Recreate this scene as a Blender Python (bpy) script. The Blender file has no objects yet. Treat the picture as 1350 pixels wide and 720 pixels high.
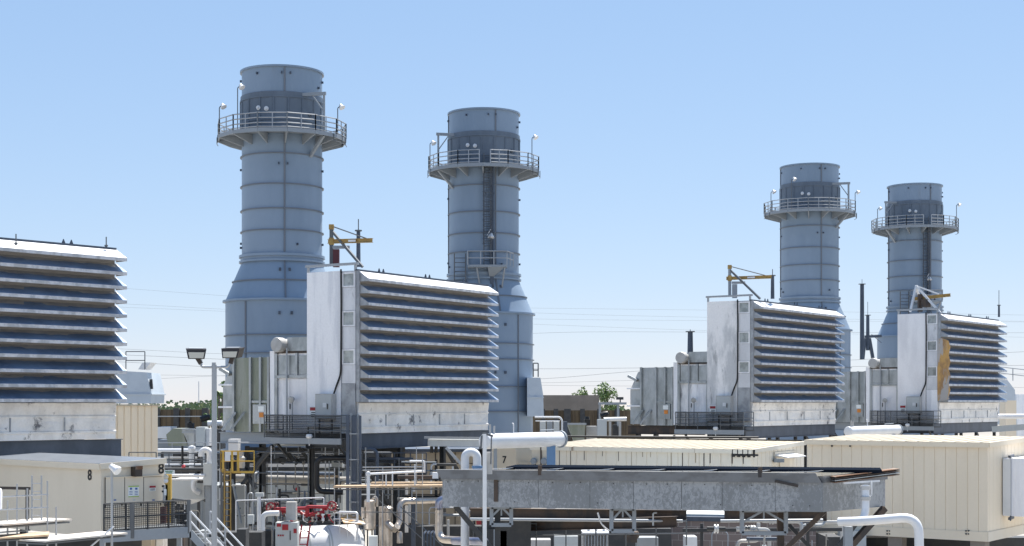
import bpy, bmesh, math, random
from mathutils import Vector, Matrix, Quaternion
random.seed(7)
R = math.radians
F, HZ, CX, HC = 2000.0, 530.0, 675.0, 9.0      # focal length (px), horizon row, centre column, eye height
SC = bpy.context.scene
COL = SC.collection
Z = Vector((0, 0, 1))

def P(px, py, D):
    return Vector(((px - CX) / F * D, D, HC + (HZ - py) / F * D))

# ------------------------------------------------------------------ materials
MATS = {}
def mat(name, col, rough=.5, metal=0., col2=None, scale=1.0, amount=1.0, stretch=(1, 1, 1), lo=.4, hi=.62,
        bump=0., bscale=4., bstretch=(1, 1, 1), fine=.06, spec=.5, dirt=None, dscale=1.0, dlo=.58, dhi=.72, dstretch=(1, 1, .25), rvar=0.):
    m = bpy.data.materials.new(name); m.use_nodes = True
    nt = m.node_tree; N = nt.nodes; Lk = nt.links
    b = N['Principled BSDF']
    b.inputs['Roughness'].default_value = rough
    b.inputs['Metallic'].default_value = metal
    b.inputs['Specular IOR Level'].default_value = spec
    tc = N.new('ShaderNodeNewGeometry')
    def noise(sc, st, det=5., rough_=.6):
        mp = N.new('ShaderNodeMapping'); mp.inputs['Scale'].default_value = st
        Lk.new(tc.outputs['Position'], mp.inputs['Vector'])
        n = N.new('ShaderNodeTexNoise'); n.inputs['Scale'].default_value = sc
        n.inputs['Detail'].default_value = det; n.inputs['Roughness'].default_value = rough_
        Lk.new(mp.outputs[0], n.inputs['Vector'])
        return n
    def ramp(src, a, b_):
        r = N.new('ShaderNodeMapRange'); r.inputs[1].default_value = a; r.inputs[2].default_value = b_
        r.interpolation_type = 'SMOOTHSTEP'
        Lk.new(src, r.inputs[0]); return r.outputs[0]
    def mix(fac, a, c):
        x = N.new('ShaderNodeMix'); x.data_type = 'RGBA'
        if isinstance(fac, float): x.inputs[0].default_value = fac
        else: Lk.new(fac, x.inputs[0])
        for i, q in ((6, a), (7, c)):
            if isinstance(q, tuple): x.inputs[i].default_value = (*q, 1)
            else: Lk.new(q, x.inputs[i])
        return x.outputs[2]
    cur = tuple(col)
    if col2 is not None:
        n = noise(scale, stretch)
        f = ramp(n.outputs['Fac'], lo, hi)
        if amount < 1:
            mu = N.new('ShaderNodeMath'); mu.operation = 'MULTIPLY'; mu.inputs[1].default_value = amount
            Lk.new(f, mu.inputs[0]); f = mu.outputs[0]
        cur = mix(f, cur, tuple(col2))
    if dirt is not None:
        n = noise(dscale, dstretch, 8., .7)
        cur = mix(ramp(n.outputs['Fac'], dlo, dhi), cur, tuple(dirt))
    if fine:
        n = noise(9., (1, 1, 1), 4.)
        v = N.new('ShaderNodeMapRange'); v.inputs[3].default_value = 1 - fine * 2; v.inputs[4].default_value = 1 + fine * 2
        Lk.new(n.outputs['Fac'], v.inputs[0])
        h = N.new('ShaderNodeHueSaturation'); Lk.new(v.outputs[0], h.inputs['Value'])
        if isinstance(cur, tuple): h.inputs['Color'].default_value = (*cur, 1)
        else: Lk.new(cur, h.inputs['Color'])
        cur = h.outputs[0]
    if isinstance(cur, tuple): b.inputs['Base Color'].default_value = (*cur, 1)
    else: Lk.new(cur, b.inputs['Base Color'])
    if rvar:
        n = noise(1.3, (1, 1, 1))
        v = N.new('ShaderNodeMapRange'); v.inputs[3].default_value = max(.02, rough - rvar); v.inputs[4].default_value = rough + rvar
        Lk.new(n.outputs['Fac'], v.inputs[0]); Lk.new(v.outputs[0], b.inputs['Roughness'])
    if bump:
        n = noise(bscale, bstretch, 3.)
        bp = N.new('ShaderNodeBump'); bp.inputs['Strength'].default_value = 1.0; bp.inputs['Distance'].default_value = bump
        Lk.new(n.outputs['Fac'], bp.inputs['Height']); Lk.new(bp.outputs[0], b.inputs['Normal'])
    MATS[name] = m
    return m

M_STACK = mat('stack_paint', (.225, .295, .385), .42, 0., (.185, .25, .33), .25, .7, (1, 1, .3), bump=.02, bscale=.5, dirt=(.19, .225, .27), dscale=.9, dlo=.60, dhi=.8, dstretch=(1, 1, .12), fine=.02)
M_RING = mat('ring_shade_and_seam', (.15, .17, .20), .5, 0., fine=.03)  # dark grey paints in the shade under the rings; also colours the seams
M_BAND = mat('dark_cladding', (.105, .135, .175), .5, 0., (.13, .165, .21), .7, .8, (1, 1, .4), fine=.03)
M_STEELGREY = mat('grey_painted_steel', (.26, .29, .32), .5, 0., fine=.05)
M_GALV = mat('galvanised_sheet', (.42, .44, .45), .38, .75, (.30, .32, .32), 1.6, .9, (1, 1, .5), bump=.012, bscale=1.2, dirt=(.24, .25, .22), dscale=1.1, dlo=.6, dhi=.75, fine=.06, rvar=.1)
M_OLIVE = mat('weathered_olive_sheet', (.24, .26, .20), .5, .3, (.32, .33, .29), 1.2, .8, (1, 1, .15), dirt=(.16, .17, .13), dscale=2., fine=.06)
M_WHITE_AGED = mat('aged_white_panel', (.88, .88, .89), .42, .0, (.70, .71, .74), .8, .9, (1.5, 1.5, .16), .46, .62, bump=.02, bscale=1.1, dirt=(.30, .30, .31), dscale=1.6, dlo=.60, dhi=.76, dstretch=(1.4, 1.4, .22), fine=.05)
M_WHITE_STAINED = mat('stained_white_panel', (.86, .85, .84), .42, .05, (.52, .53, .54), .6, .9, (1, 1, .35), .44, .60, bump=.02, bscale=1.1, dirt=(.15, .15, .16), dscale=1.1, dlo=.56, dhi=.72, dstretch=(1.3, 1.3, .25), fine=.06)
M_WHITE_CLEAN = mat('pale_lilac_panel', (.87, .86, .86), .45, .0, (.72, .71, .72), .5, .8, (1, 1, .35), bump=.01, bscale=1., fine=.03)
M_PLENUM = mat('dented_white_sheet', (.84, .82, .79), .38, .1, (.66, .64, .61), .9, .8, (1, 1, .6), bump=.16, bscale=.8, bstretch=(1, 1, 1.3), dirt=(.13, .13, .14), dscale=1.15, dlo=.58, dhi=.68, dstretch=(1, 1, .9), fine=.05)
M_HOOD = mat('beige_reflection_sheet', (.52, .50, .475), .4, .2, (.42, .40, .38), 1.6, .8, bump=.03, bscale=1.3, fine=.05)  # beige painted in for reflected soffit light on the upper slope
M_HOODSHADE = mat('blue_shade_sheet', (.20, .29, .43), .34, .25, (.13, .195, .30), 1.2, .8, (.6, .6, 1), bump=.035, bscale=1.3, fine=.05)  # sky-lit shade of the lower slope, put into the colour as blue
M_LIP = mat('louvre_lip_sheet', (.62, .61, .61), .42, .15, (.36, .36, .36), 2.2, .8, (1, 1, 1), bump=.03, bscale=2.2, fine=.06)
M_FILTER = mat('intake_mesh', (.34, .32, .30), .8, 0., fine=.05)
M_PILASTER = mat('grey_white_panel', (.70, .71, .73), .42, .1, (.56, .57, .59), .8, .8, (1, 1, .4), bump=.015, bscale=1.4, dirt=(.36, .37, .37), dscale=1.5, dlo=.62, dhi=.75, fine=.04)
M_CHEEK = mat('grey_end_sheet', (.40, .42, .44), .45, .4, (.25, .26, .28), 1.5, .8, bump=.015, bscale=1.5, fine=.06)
M_CREAM = mat('cream_cladding', (.83, .72, .555), .5, 0., (.78, .67, .51), .4, .8, (1, 1, .3), dirt=(.56, .48, .38), dscale=.8, dlo=.64, dhi=.85, dstretch=(1, 1, .12), fine=.02)
M_CREAM_RUST = mat('rust_streaked_cladding', (.80, .74, .62), .5, 0., (.75, .68, .56), .4, .8, (1, 1, .3), dirt=(.24, .17, .11), dscale=2.6, dlo=.62, dhi=.72, dstretch=(1, 1, .04), fine=.02)
M_CREAM_PALE = mat('pale_cream_panel', (.70, .63, .51), .45, 0., (.66, .59, .475), .5, .7, (1, 1, .3), dirt=(.62, .55, .46), dscale=.9, dlo=.64, dhi=.85, dstretch=(1, 1, .12), fine=.015)
M_TAN = mat('tan_panel', (.40, .34, .26), .6, 0., (.34, .29, .22), .5, .8, (1, 1, .4), fine=.04)
M_ROOFGREY = mat('grey_sheet_roof', (.17, .19, .22), .35, .3, (.13, .15, .18), 2., .8, fine=.05)
M_ROOFCREAM = mat('cream_sheet_roof', (.40, .355, .27), .5, 0., (.33, .29, .22), 1., .6, fine=.03)
M_BLUESTEEL = mat('blue_grey_steel', (.075, .095, .13), .45, .2, (.05, .065, .09), 1.2, .8, (1, 1, .5), fine=.06)
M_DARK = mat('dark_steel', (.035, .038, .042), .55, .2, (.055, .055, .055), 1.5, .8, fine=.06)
M_BLACK = mat('black_metal', (.012, .012, .013), .45, .1, fine=0)
M_RUST = mat('rusty_dark_steel', (.085, .06, .045), .7, .1, (.045, .04, .038), 1.5, 1., (1, 1, .5), fine=.08)
M_RUSTBRIGHT = mat('bright_rust', (.17, .085, .045), .8, .1, (.23, .19, .15), 2.5, 1., fine=.08)
M_RAIL = mat('galvanised_rail', (.36, .38, .40), .45, .5, fine=.05)
M_RAILDARK = mat('dark_rail', (.12, .13, .14), .5, .3, fine=.05)
M_WHITEPAINT = mat('white_paint', (.72, .73, .74), .35, 0., (.62, .63, .64), 1., .5, fine=.015)
M_PIPEGREY = mat('grey_pipe_paint', (.45, .45, .44), .45, 0., (.36, .35, .33), 1.3, .7, fine=.05)
M_PALEGREY = mat('pale_grey_paint', (.50, .53, .53), .45, 0., (.44, .46, .46), .6, .8, (1, 1, .3), dirt=(.28, .28, .27), dscale=1.2, dlo=.64, dhi=.8, dstretch=(1, 1, .15), fine=.03)
M_MIDGREY = mat('mid_grey_paint', (.30, .32, .33), .5, 0., (.25, .265, .27), .5, .8, (1, 1, .3), fine=.03)
M_INSUL = mat('aluminium_lagging', (.60, .54, .48), .32, .85, (.44, .39, .34), 1.6, .8, bump=.03, bscale=2.5, fine=.06, rvar=.08)
M_BLUEPIPE = mat('burnt_blue_lagging', (.40, .40, .46), .3, .85, (.24, .26, .36), 1.6, .8, bump=.03, bscale=2.5, fine=.06)
M_YELLOW = mat('safety_yellow', (.52, .34, .06), .45, 0., (.42, .26, .05), 2., .6, fine=.05)
M_CRANEYELLOW = mat('crane_yellow', (.40, .26, .07), .5, 0., (.28, .17, .05), 2., .7, fine=.06)
M_RED = mat('red_paint', (.36, .015, .025), .4, 0., (.28, .012, .02), 2., .6, fine=.04)
M_MAROON = mat('maroon_paint', (.085, .015, .02), .5, 0., fine=.05)
M_TARP = mat('orange_stain_sheet', (.56, .33, .11), .6, 0., (.34, .20, .09), 1.6, 1., (1, 1, .5), bump=.03, bscale=2., dirt=(.42, .40, .38), dscale=1.5, dlo=.50, dhi=.57, fine=.06)
M_WOOD = mat('scaffold_plank', (.56, .42, .28), .75, 0., (.44, .31, .19), 2., .9, (1, 1, 4), fine=.08)
M_WOODPALE = mat('bleached_plank', (.68, .64, .58), .7, 0., (.56, .50, .43), 1.5, .8, fine=.06)
M_BROWNWALL = mat('brown_timber_wall', (.13, .095, .055), .8, 0., (.075, .055, .035), 1.6, .9, (3, 3, .15), fine=.08)
M_CONCRETE = mat('brown_concrete', (.27, .235, .20), .85, 0., (.22, .19, .16), .4, .8, fine=.06)
M_GLASS = mat('dull_hatch_pane', (.42, .44, .43), .3, .4, (.25, .27, .26), 2.2, .9, bump=.02, bscale=3., fine=.05)
M_LAMPGLASS = mat('lamp_glass', (.60, .56, .46), .2, 0., fine=.03)
M_BRONZE = mat('dark_bronze', (.05, .04, .035), .4, .3, fine=.03)
M_FELT = mat('white_wrap', (.90, .90, .92), .7, 0., (.82, .82, .85), 2., .7, (3, 3, .3), bump=.03, bscale=5., bstretch=(2, 2, .2), fine=.02)
M_TRUNK = mat('tree_bark', (.13, .11, .09), .9, 0., fine=.1)
M_SIGNWHITE = mat('sign_white', (.80, .82, .80), .5, 0., fine=0)
M_SIGNGREEN = mat('sign_green', (.03, .22, .08), .5, 0., fine=0)
M_SIGNBLUE = mat('sign_blue', (.04, .12, .35), .5, 0., fine=0)
M_SIGNLIME = mat('sign_lime', (.35, .50, .10), .5, 0., fine=0)
M_SIGNORANGE = mat('sign_orange', (.65, .22, .03), .5, 0., fine=0)
M_MARK = mat('black_marking', (.015, .015, .016), .6, 0., fine=0)
M_CABLE = mat('power_cable', (.18, .19, .20), .6, 0., fine=0)

def spangle(name, base, dark, metal=.55, rough=.45):
    """galvanised plate: cloudy zinc bloom in two tones with small crisp edges"""
    m = mat(name, base, rough, metal, fine=.03)
    nt = m.node_tree; N = nt.nodes; Lk = nt.links; b = N['Principled BSDF']
    g = N.new('ShaderNodeNewGeometry')
    mp = N.new('ShaderNodeMapping'); mp.inputs['Scale'].default_value = (1.0, 1.0, .62); Lk.new(g.outputs['Position'], mp.inputs[0])
    big = N.new('ShaderNodeTexNoise'); big.inputs['Scale'].default_value = .55; big.inputs['Detail'].default_value = 3; Lk.new(mp.outputs[0], big.inputs[0])
    sm = N.new('ShaderNodeTexNoise'); sm.inputs['Scale'].default_value = 8.5; sm.inputs['Detail'].default_value = 8; sm.inputs['Roughness'].default_value = .82
    sm.inputs['Distortion'].default_value = .6; Lk.new(mp.outputs[0], sm.inputs[0])
    ad = N.new('ShaderNodeMath'); ad.operation = 'MULTIPLY_ADD'; ad.inputs[1].default_value = .55; Lk.new(big.outputs[0], ad.inputs[0]); Lk.new(sm.outputs[0], ad.inputs[2])
    r = N.new('ShaderNodeMapRange'); r.inputs[1].default_value = .70; r.inputs[2].default_value = .82; Lk.new(ad.outputs[0], r.inputs[0])
    x = N.new('ShaderNodeMix'); x.data_type = 'RGBA'; Lk.new(r.outputs[0], x.inputs[0])
    x.inputs[6].default_value = (*base, 1); x.inputs[7].default_value = (*dark, 1)
    Lk.new(x.outputs[2], b.inputs['Base Color'])
    return m
M_SPANGLE = spangle('mottled_zinc_plate', (.33, .35, .375), (.205, .22, .235))
M_FLANGE = mat('dull_zinc_flange', (.19, .195, .20), .55, .3, (.135, .135, .135), 1.5, .8, (1, 1, 2), fine=.05)

def blockwork():
    m = bpy.data.materials.new('brown_blockwork'); m.use_nodes = True
    nt = m.node_tree; N = nt.nodes; Lk = nt.links; b = N['Principled BSDF']; b.inputs['Roughness'].default_value = .9
    g = N.new('ShaderNodeTexCoord')
    br = N.new('ShaderNodeTexBrick'); br.inputs['Scale'].default_value = 1.0
    br.inputs['Brick Width'].default_value = .62; br.inputs['Row Height'].default_value = .34; br.inputs['Mortar Size'].default_value = .014
    br.inputs['Color1'].default_value = (.17, .135, .125, 1); br.inputs['Color2'].default_value = (.21, .17, .155, 1); br.inputs['Mortar'].default_value = (.34, .31, .29, 1)
    Lk.new(g.outputs['UV'], br.inputs['Vector']); Lk.new(br.outputs['Color'], b.inputs['Base Color'])
    return m
M_BLOCK = blockwork()

def ground_mat():
    return mat('gravel_yard', (.29, .27, .24), .95, 0., (.24, .225, .20), .05, 1., fine=.12, dirt=(.20, .19, .17), dscale=.3, dstretch=(1, 1, 1), dlo=.5, dhi=.7)
M_GROUND = ground_mat()

def leaf_mat(name, c1, c2):
    m = bpy.data.materials.new(name); m.use_nodes = True
    nt = m.node_tree; N = nt.nodes; Lk = nt.links; b = N['Principled BSDF']; b.inputs['Roughness'].default_value = .6
    g = N.new('ShaderNodeNewGeometry')
    x = N.new('ShaderNodeMix'); x.data_type = 'RGBA'; Lk.new(g.outputs['Random Per Island'], x.inputs[0])
    x.inputs[6].default_value = (*c1, 1); x.inputs[7].default_value = (*c2, 1)
    Lk.new(x.outputs[2], b.inputs['Base Color'])
    return m
M_LEAF = leaf_mat('green_leaves', (.09, .16, .05), (.19, .27, .10))
M_LEAFDARK = leaf_mat('far_leaves', (.10, .15, .07), (.17, .22, .11))

# ------------------------------------------------------------------ mesh building
class Fr:
    """A local frame on plan: x runs along u (right and away), y along v (left and away)."""
    def __init__(s, X, Y, a):
        s.X, s.Y, s.a = X, Y, a
        s.u = Vector((math.sin(R(a)), math.cos(R(a)), 0)); s.v = Vector((-math.cos(R(a)), math.sin(R(a)), 0))
    def __call__(s, x, y, z):
        return Vector((s.X, s.Y, 0)) + s.u * x + s.v * y + Vector((0, 0, z))
    def len_u(s, px):
        k = (px - CX) / F; return (k * s.Y - s.X) / (s.u.x - k * s.u.y)
    def len_v(s, px):
        k = (px - CX) / F; return (k * s.Y - s.X) / (s.v.x - k * s.v.y)
    @property
    def rz(s): return R(90 - s.a)
def frpx(px, D, a): return Fr((px - CX) / F * D, D, a)
WORLD = Fr(0, 0, 90)     # x = world X, y = world Y

class MB:
    def __init__(s): s.v = []; s.f = []
    def add(s, vs, fs):
        n = len(s.v); s.v += [Vector(q) for q in vs]; s.f += [tuple(i + n for i in q) for q in fs]; return s
    def hexa(s, p):   # 8 points: bottom 4 ccw, top 4
        return s.add(p, [(3, 2, 1, 0), (4, 5, 6, 7), (0, 1, 5, 4), (1, 2, 6, 5), (2, 3, 7, 6), (3, 0, 4, 7)])
    def box(s, fr, x0, x1, y0, y1, z0, z1):
        return s.hexa([fr(x0, y0, z0), fr(x1, y0, z0), fr(x1, y1, z0), fr(x0, y1, z0), fr(x0, y0, z1), fr(x1, y0, z1), fr(x1, y1, z1), fr(x0, y1, z1)])
    def bar(s, a, b, w, h=None, up=Z):
        a = Vector(a); b = Vector(b); h = h or w; t = (b - a).normalized()
        if abs(t.dot(up)) > .98: up = Vector((0, 1, 0))
        sd = t.cross(up).normalized(); n = sd.cross(t)
        q = []
        for c in (a, b): q += [c - sd * w / 2 - n * h / 2, c + sd * w / 2 - n * h / 2, c + sd * w / 2 + n * h / 2, c - sd * w / 2 + n * h / 2]
        return s.hexa(q)
    def ibeam(s, a, b, w, h, t=.03, up=Z):
        a = Vector(a); b = Vector(b); d = (b - a).normalized()
        if abs(d.dot(up)) > .98: up = Vector((0, 1, 0))
        sd = d.cross(up).normalized(); n = sd.cross(d)
        pr = [(-w, -h), (w, -h), (w, -h + 2 * t), (t, -h + 2 * t), (t, h - 2 * t), (w, h - 2 * t), (w, h), (-w, h), (-w, h - 2 * t), (-t, h - 2 * t), (-t, -h + 2 * t), (-w, -h + 2 * t)]
        pts = [a + sd * x / 2 + n * y / 2 for x, y in pr]
        return s.prism(pts, b - a)
    def prism(s, pts, vec):
        n = len(pts); vec = Vector(vec); pts = [Vector(q) for q in pts]
        return s.add(pts + [q + vec for q in pts], [tuple(range(n))[::-1], tuple(range(n, 2 * n))] + [(i, (i + 1) % n, n + (i + 1) % n, n + i) for i in range(n)])
    def tube(s, pts, r, n=8, fil=0., cap=True):
        pts = [Vector(q) for q in pts]
        if fil and len(pts) > 2:
            o = [pts[0]]
            for i in range(1, len(pts) - 1):
                p0, p1, p2 = pts[i - 1], pts[i], pts[i + 1]
                d0 = (p0 - p1); d2 = (p2 - p1); k = min(fil, d0.length * .48, d2.length * .48)
                A = p1 + d0.normalized() * k; B = p1 + d2.normalized() * k
                for j in range(7):
                    t = j / 6; o.append(A * (1 - t) ** 2 + p1 * 2 * t * (1 - t) + B * t * t)
            o.append(pts[-1]); pts = o
        rr = r if isinstance(r, (list, tuple)) else [r] * len(pts)
        vs = []; fs = []; prev = None
        for i, p in enumerate(pts):
            t = (pts[min(i + 1, len(pts) - 1)] - pts[max(i - 1, 0)]).normalized()
            if prev is None:
                ref = Z if abs(t.z) < .95 else Vector((1, 0, 0)); sd = t.cross(ref).normalized()
            else:
                sd = (prev - t * prev.dot(t)).normalized()
            prev = sd; up = sd.cross(t)
            for k in range(n):
                an = 2 * math.pi * k / n; vs.append(p + (sd * math.cos(an) + up * math.sin(an)) * rr[i])
        for i in range(len(pts) - 1):
            for k in range(n):
                fs.append((i * n + k, i * n + (k + 1) % n, (i + 1) * n + (k + 1) % n, (i + 1) * n + k))
        if cap: fs += [tuple(range(n))[::-1], tuple(range((len(pts) - 1) * n, len(pts) * n))]
        return s.add(vs, fs)
    def lathe(s, c, axis, prof, n=32, close=False):
        """prof: (radius, distance along axis) from the point c"""
        c = Vector(c); axis = Vector(axis).normalized(); ref = Z if abs(axis.z) < .95 else Vector((1, 0, 0))
        e1 = axis.cross(ref).normalized(); e2 = axis.cross(e1); vs = []; fs = []; rings = []
        for r, d in prof:
            if r < 1e-5: rings.append([len(vs)]); vs.append(c + axis * d)
            else:
                rings.append(list(range(len(vs), len(vs) + n)))
                for k in range(n):
                    an = 2 * math.pi * k / n; vs.append(c + axis * d + (e1 * math.cos(an) + e2 * math.sin(an)) * r)
        pairs = list(zip(rings, rings[1:])) + ([(rings[-1], rings[0])] if close else [])
        for A, B in pairs:
            for k in range(n):
                k2 = (k + 1) % n
                if len(A) == 1 and len(B) == 1: continue
                if len(A) == 1: fs.append((A[0], B[k2], B[k]))
                elif len(B) == 1: fs.append((A[k], A[k2], B[0]))
                else: fs.append((A[k], A[k2], B[k2], B[k]))
        return s.add(vs, fs)
    def ribbed(s, p0, p1, z0, z1, pitch=.6, gw=.05, gd=.03, out=None, zs=None):
        """a profiled sheet standing on plan from p0 to p1 with narrow grooves; one connected mesh"""
        p0 = Vector((p0[0], p0[1], 0)); p1 = Vector((p1[0], p1[1], 0)); t = (p1 - p0); L = t.length; t.normalize()
        nrm = Vector(out).normalized() if out is not None else Vector((t.y, -t.x, 0))
        prof = [(0, 0)]; x = pitch * .5
        while pitch and x + gw < L - .02:
            prof += [(x, 0), (x + gw * .3, -gd), (x + gw * .7, -gd), (x + gw, 0)]; x += pitch
        prof.append((L, 0)); vs = []; fs = []
        z1f = z1 if callable(z1) else (lambda q: z1)
        for x, d in prof:
            q = p0 + t * x + nrm * d
            vs += [q + Z * z0, q + Z * z1f(x)]
        for i in range(len(prof) - 1): fs.append((2 * i, 2 * i + 2, 2 * i + 3, 2 * i + 1))
        return s.add(vs, fs)
    def bbox(s):
        lo = Vector((min(q.x for q in s.v), min(q.y for q in s.v), min(q.z for q in s.v)))
        hi = Vector((max(q.x for q in s.v), max(q.y for q in s.v), max(q.z for q in s.v)))
        return lo, hi
    def build(s, name, m, parent=None, smooth=True, origin=None, ang=33, normals=True):
        me = bpy.data.meshes.new(name)
        W = Matrix.Identity(4)
        if parent is not None: W = wm(parent)
        elif origin is not None: W = Matrix.Translation(origin)
        inv = W.inverted()
        me.from_pydata([inv @ q for q in s.v], [], s.f)
        if normals:
            bm = bmesh.new(); bm.from_mesh(me)
            bmesh.ops.recalc_face_normals(bm, faces=bm.faces)
            if smooth:
                th = R(ang)
                for e in bm.edges:
                    if len(e.link_faces) == 2: e.smooth = e.calc_face_angle(0) < th
                    else: e.smooth = False
                for f in bm.faces: f.smooth = True
            bm.to_mesh(me); bm.free()
        me.materials.append(m)
        o = bpy.data.objects.new(name, me); COL.objects.link(o)
        if parent is not None: o.parent = parent
        elif origin is not None: o.location = origin
        return o

def wm(o):
    M = Matrix.Translation(o.location) @ o.rotation_euler.to_matrix().to_4x4()
    return wm(o.parent) @ M if o.parent else M

LABELS = {}
def tag(o, label, cat, group=None, kind=None):
    o['label'] = label; o['category'] = cat
    if group: o['group'] = group
    if kind: o['kind'] = kind
    LABELS.setdefault(label, []).append(o)
    return o
def thing(name, label, cat, loc=(0, 0, 0), rz=0., group=None):
    o = bpy.data.objects.new(name, None); COL.objects.link(o); o.location = loc; o.rotation_euler = (0, 0, rz)
    o.empty_display_size = .3
    return tag(o, label, cat, group)
def solo(mb, name, m, label, cat, group=None, **kw):
    lo, hi = mb.bbox(); org = Vector(((lo.x + hi.x) / 2, (lo.y + hi.y) / 2, lo.z))
    return tag(mb.build(name, m, origin=org, **kw), label, cat, group)
def struct(mb, name, m, **kw):
    o = mb.build(name, m, **kw); o['kind'] = 'structure'; return o
def copy_tree(o, parent=None):
    c = o.copy(); COL.objects.link(c)
    if parent: c.parent = parent
    for ch in list(o.children): copy_tree(ch, c)
    return c

def rail(mb, pts, h=1.1, sp=1.5, r=.03, mids=1, toe=0., n=6, lastpost=True):
    """guard rail along deck points: top tube, mid tubes, posts"""
    pts = [Vector(q) for q in pts]
    for k in range(mids + 1):
        zz = h * (k + 1) / (mids + 1)
        mb.tube([q + Z * zz for q in pts], r, n)
    if toe:
        for a, b in zip(pts, pts[1:]): mb.bar(a + Z * toe / 2, b + Z * toe / 2, .02, toe)
    for i, (a, b) in enumerate(zip(pts, pts[1:])):
        c = max(1, round((b - a).length / sp))
        for j in range(c + (1 if (i == len(pts) - 2 and lastpost) else 0)):
            q = a.lerp(b, j / c); mb.tube([q, q + Z * h], r, n)
    return mb
def ladder(mb, a, b, w, side, r=.03, pitch=.3):
    a = Vector(a); b = Vector(b); sd = Vector(side).normalized() * w / 2
    mb.bar(a - sd, b - sd, r * 2); mb.bar(a + sd, b + sd, r * 2)
    k = int((b - a).length / pitch)
    for i in range(1, k): q = a.lerp(b, i / k); mb.tube([q - sd, q + sd], r * .7, 5)
    return mb
def pipe(name, label, cat, pts, r, m, fil=.4, group=None, n=14, flanges=(), fm=None):
    """pts: (px, py, depth) or Vector; flanges at given fractions of the polyline"""
    q = [p if isinstance(p, Vector) else P(*p) for p in pts]
    mb = MB().tube(q, r, n, fil)
    if not flanges: return solo(mb, name, m, label, cat, group)
    lo = min(q, key=lambda t: t.z)
    t = thing(name, label, cat, lo, 0, group); mb.build('pipe_run', m, t)
    Ls = [(b - a).length for a, b in zip(q, q[1:])]; T = sum(Ls)
    for f in flanges:
        d = f * T
        for (a, b), l in zip(zip(q, q[1:]), Ls):
            if d <= l + 1e-6:
                ax = (b - a).normalized(); c = a + ax * d; MB().lathe(c - ax * .06, ax, [(0, 0), (r * 1.45, 0), (r * 1.45, .05), (r * 1.2, .05), (r * 1.2, .07), (r * 1.45, .07), (r * 1.45, .12), (0, .12)], 14).build('flange', fm or m, t); break
            d -= l
    return t
def text(body, name, o, right, up, size, m, parent, depth=.012):
    c = bpy.data.curves.new(name, 'FONT'); c.body = body; c.size = size; c.extrude = depth / 2; c.align_x = 'CENTER'; c.align_y = 'CENTER'; c.offset = size * .022
    ob = bpy.data.objects.new(name, c); COL.objects.link(ob)
    dg = bpy.context.evaluated_depsgraph_get(); dg.update()
    me = bpy.data.meshes.new_from_object(ob.evaluated_get(dg)); bpy.data.objects.remove(ob); bpy.data.curves.remove(c)
    right = Vector(right).normalized(); up = Vector(up).normalized(); nrm = right.cross(up)
    T = Matrix((( right.x, up.x, nrm.x, o.x), (right.y, up.y, nrm.y, o.y), (right.z, up.z, nrm.z, o.z), (0, 0, 0, 1)))
    me.transform(wm(parent).inverted() @ T)
    me.materials.clear(); me.materials.append(m); me.name = name
    ob = bpy.data.objects.new(name, me); COL.objects.link(ob); ob.parent = parent
    return ob

M_DRIP = mat('dirty_drip', (.36, .29, .20), .6, 0., fine=.05)
M_EXHAUST = mat('pale_blue_grey_paint', (.50, .56, .62), .4, 0., (.44, .50, .56), .5, .8, fine=.02)
M_DULLPIPE = mat('dull_beige_pipe', (.27, .255, .23), .5, 0., (.20, .19, .17), 1.3, .7, fine=.05)
M_COVER = mat('black_rubber_cover', (.010, .014, .022), 1.0, 0., fine=.03, spec=0.)
# ------------------------------------------------------------------ camera, sky, sun
cam = bpy.data.cameras.new('camera'); co = bpy.data.objects.new('camera', cam); COL.objects.link(co)
co.location = (0, 0, HC); co.rotation_euler = (R(90), 0, 0)
cam.sensor_width = 36; cam.lens = 36 * F / 1350; cam.shift_y = (HZ - 360) / 1350; cam.clip_start = .5; cam.clip_end = 20000
SC.camera = co
SUN_AZ, SUN_EL = 25, 65          # degrees clockwise from +Y, elevation
w = bpy.data.worlds.new('World'); SC.world = w; w.use_nodes = True
nt = w.node_tree; bg = nt.nodes['Background']; sky = nt.nodes.new('ShaderNodeTexSky'); sky.sky_type = 'NISHITA'; sky.sun_disc = False
sky.sun_elevation = R(SUN_EL); sky.sun_rotation = R(SUN_AZ); sky.altitude = 100; sky.air_density = 1.0; sky.dust_density = .0; sky.ozone_density = 3.0
# the sky's own colours, compressed channel by channel as the bright exposure of the photograph does
sp = nt.nodes.new('ShaderNodeSeparateColor'); cb = nt.nodes.new('ShaderNodeCombineColor'); nt.links.new(sky.outputs[0], sp.inputs[0])
for k, (pw, sc_) in enumerate(((.60, .875), (.50, 1.13), (.42, 1.58))):
    m1 = nt.nodes.new('ShaderNodeMath'); m1.operation = 'POWER'; m1.inputs[1].default_value = pw; nt.links.new(sp.outputs[k], m1.inputs[0])
    m2 = nt.nodes.new('ShaderNodeMath'); m2.operation = 'MULTIPLY'; m2.inputs[1].default_value = sc_; nt.links.new(m1.outputs[0], m2.inputs[0]); nt.links.new(m2.outputs[0], cb.inputs[k])
nt.links.new(cb.outputs[0], bg.inputs[0]); bg.inputs[1].default_value = .106
sl = bpy.data.lights.new('sun', 'SUN'); so = bpy.data.objects.new('sun', sl); COL.objects.link(so)
sd = Vector((math.sin(R(SUN_AZ)) * math.cos(R(SUN_EL)), math.cos(R(SUN_AZ)) * math.cos(R(SUN_EL)), math.sin(R(SUN_EL))))
so.rotation_euler = (-sd).to_track_quat('-Z', 'Y').to_euler(); so.location = sd * 200
sl.energy = 4.3; sl.angle = R(.5); sl.color = (1, .95, .88)
vs = SC.view_settings; vs.view_transform = 'Standard'; vs.look = 'None'; vs.gamma = 1; vs.use_curve_mapping = False; vs.exposure = 1.32
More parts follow.
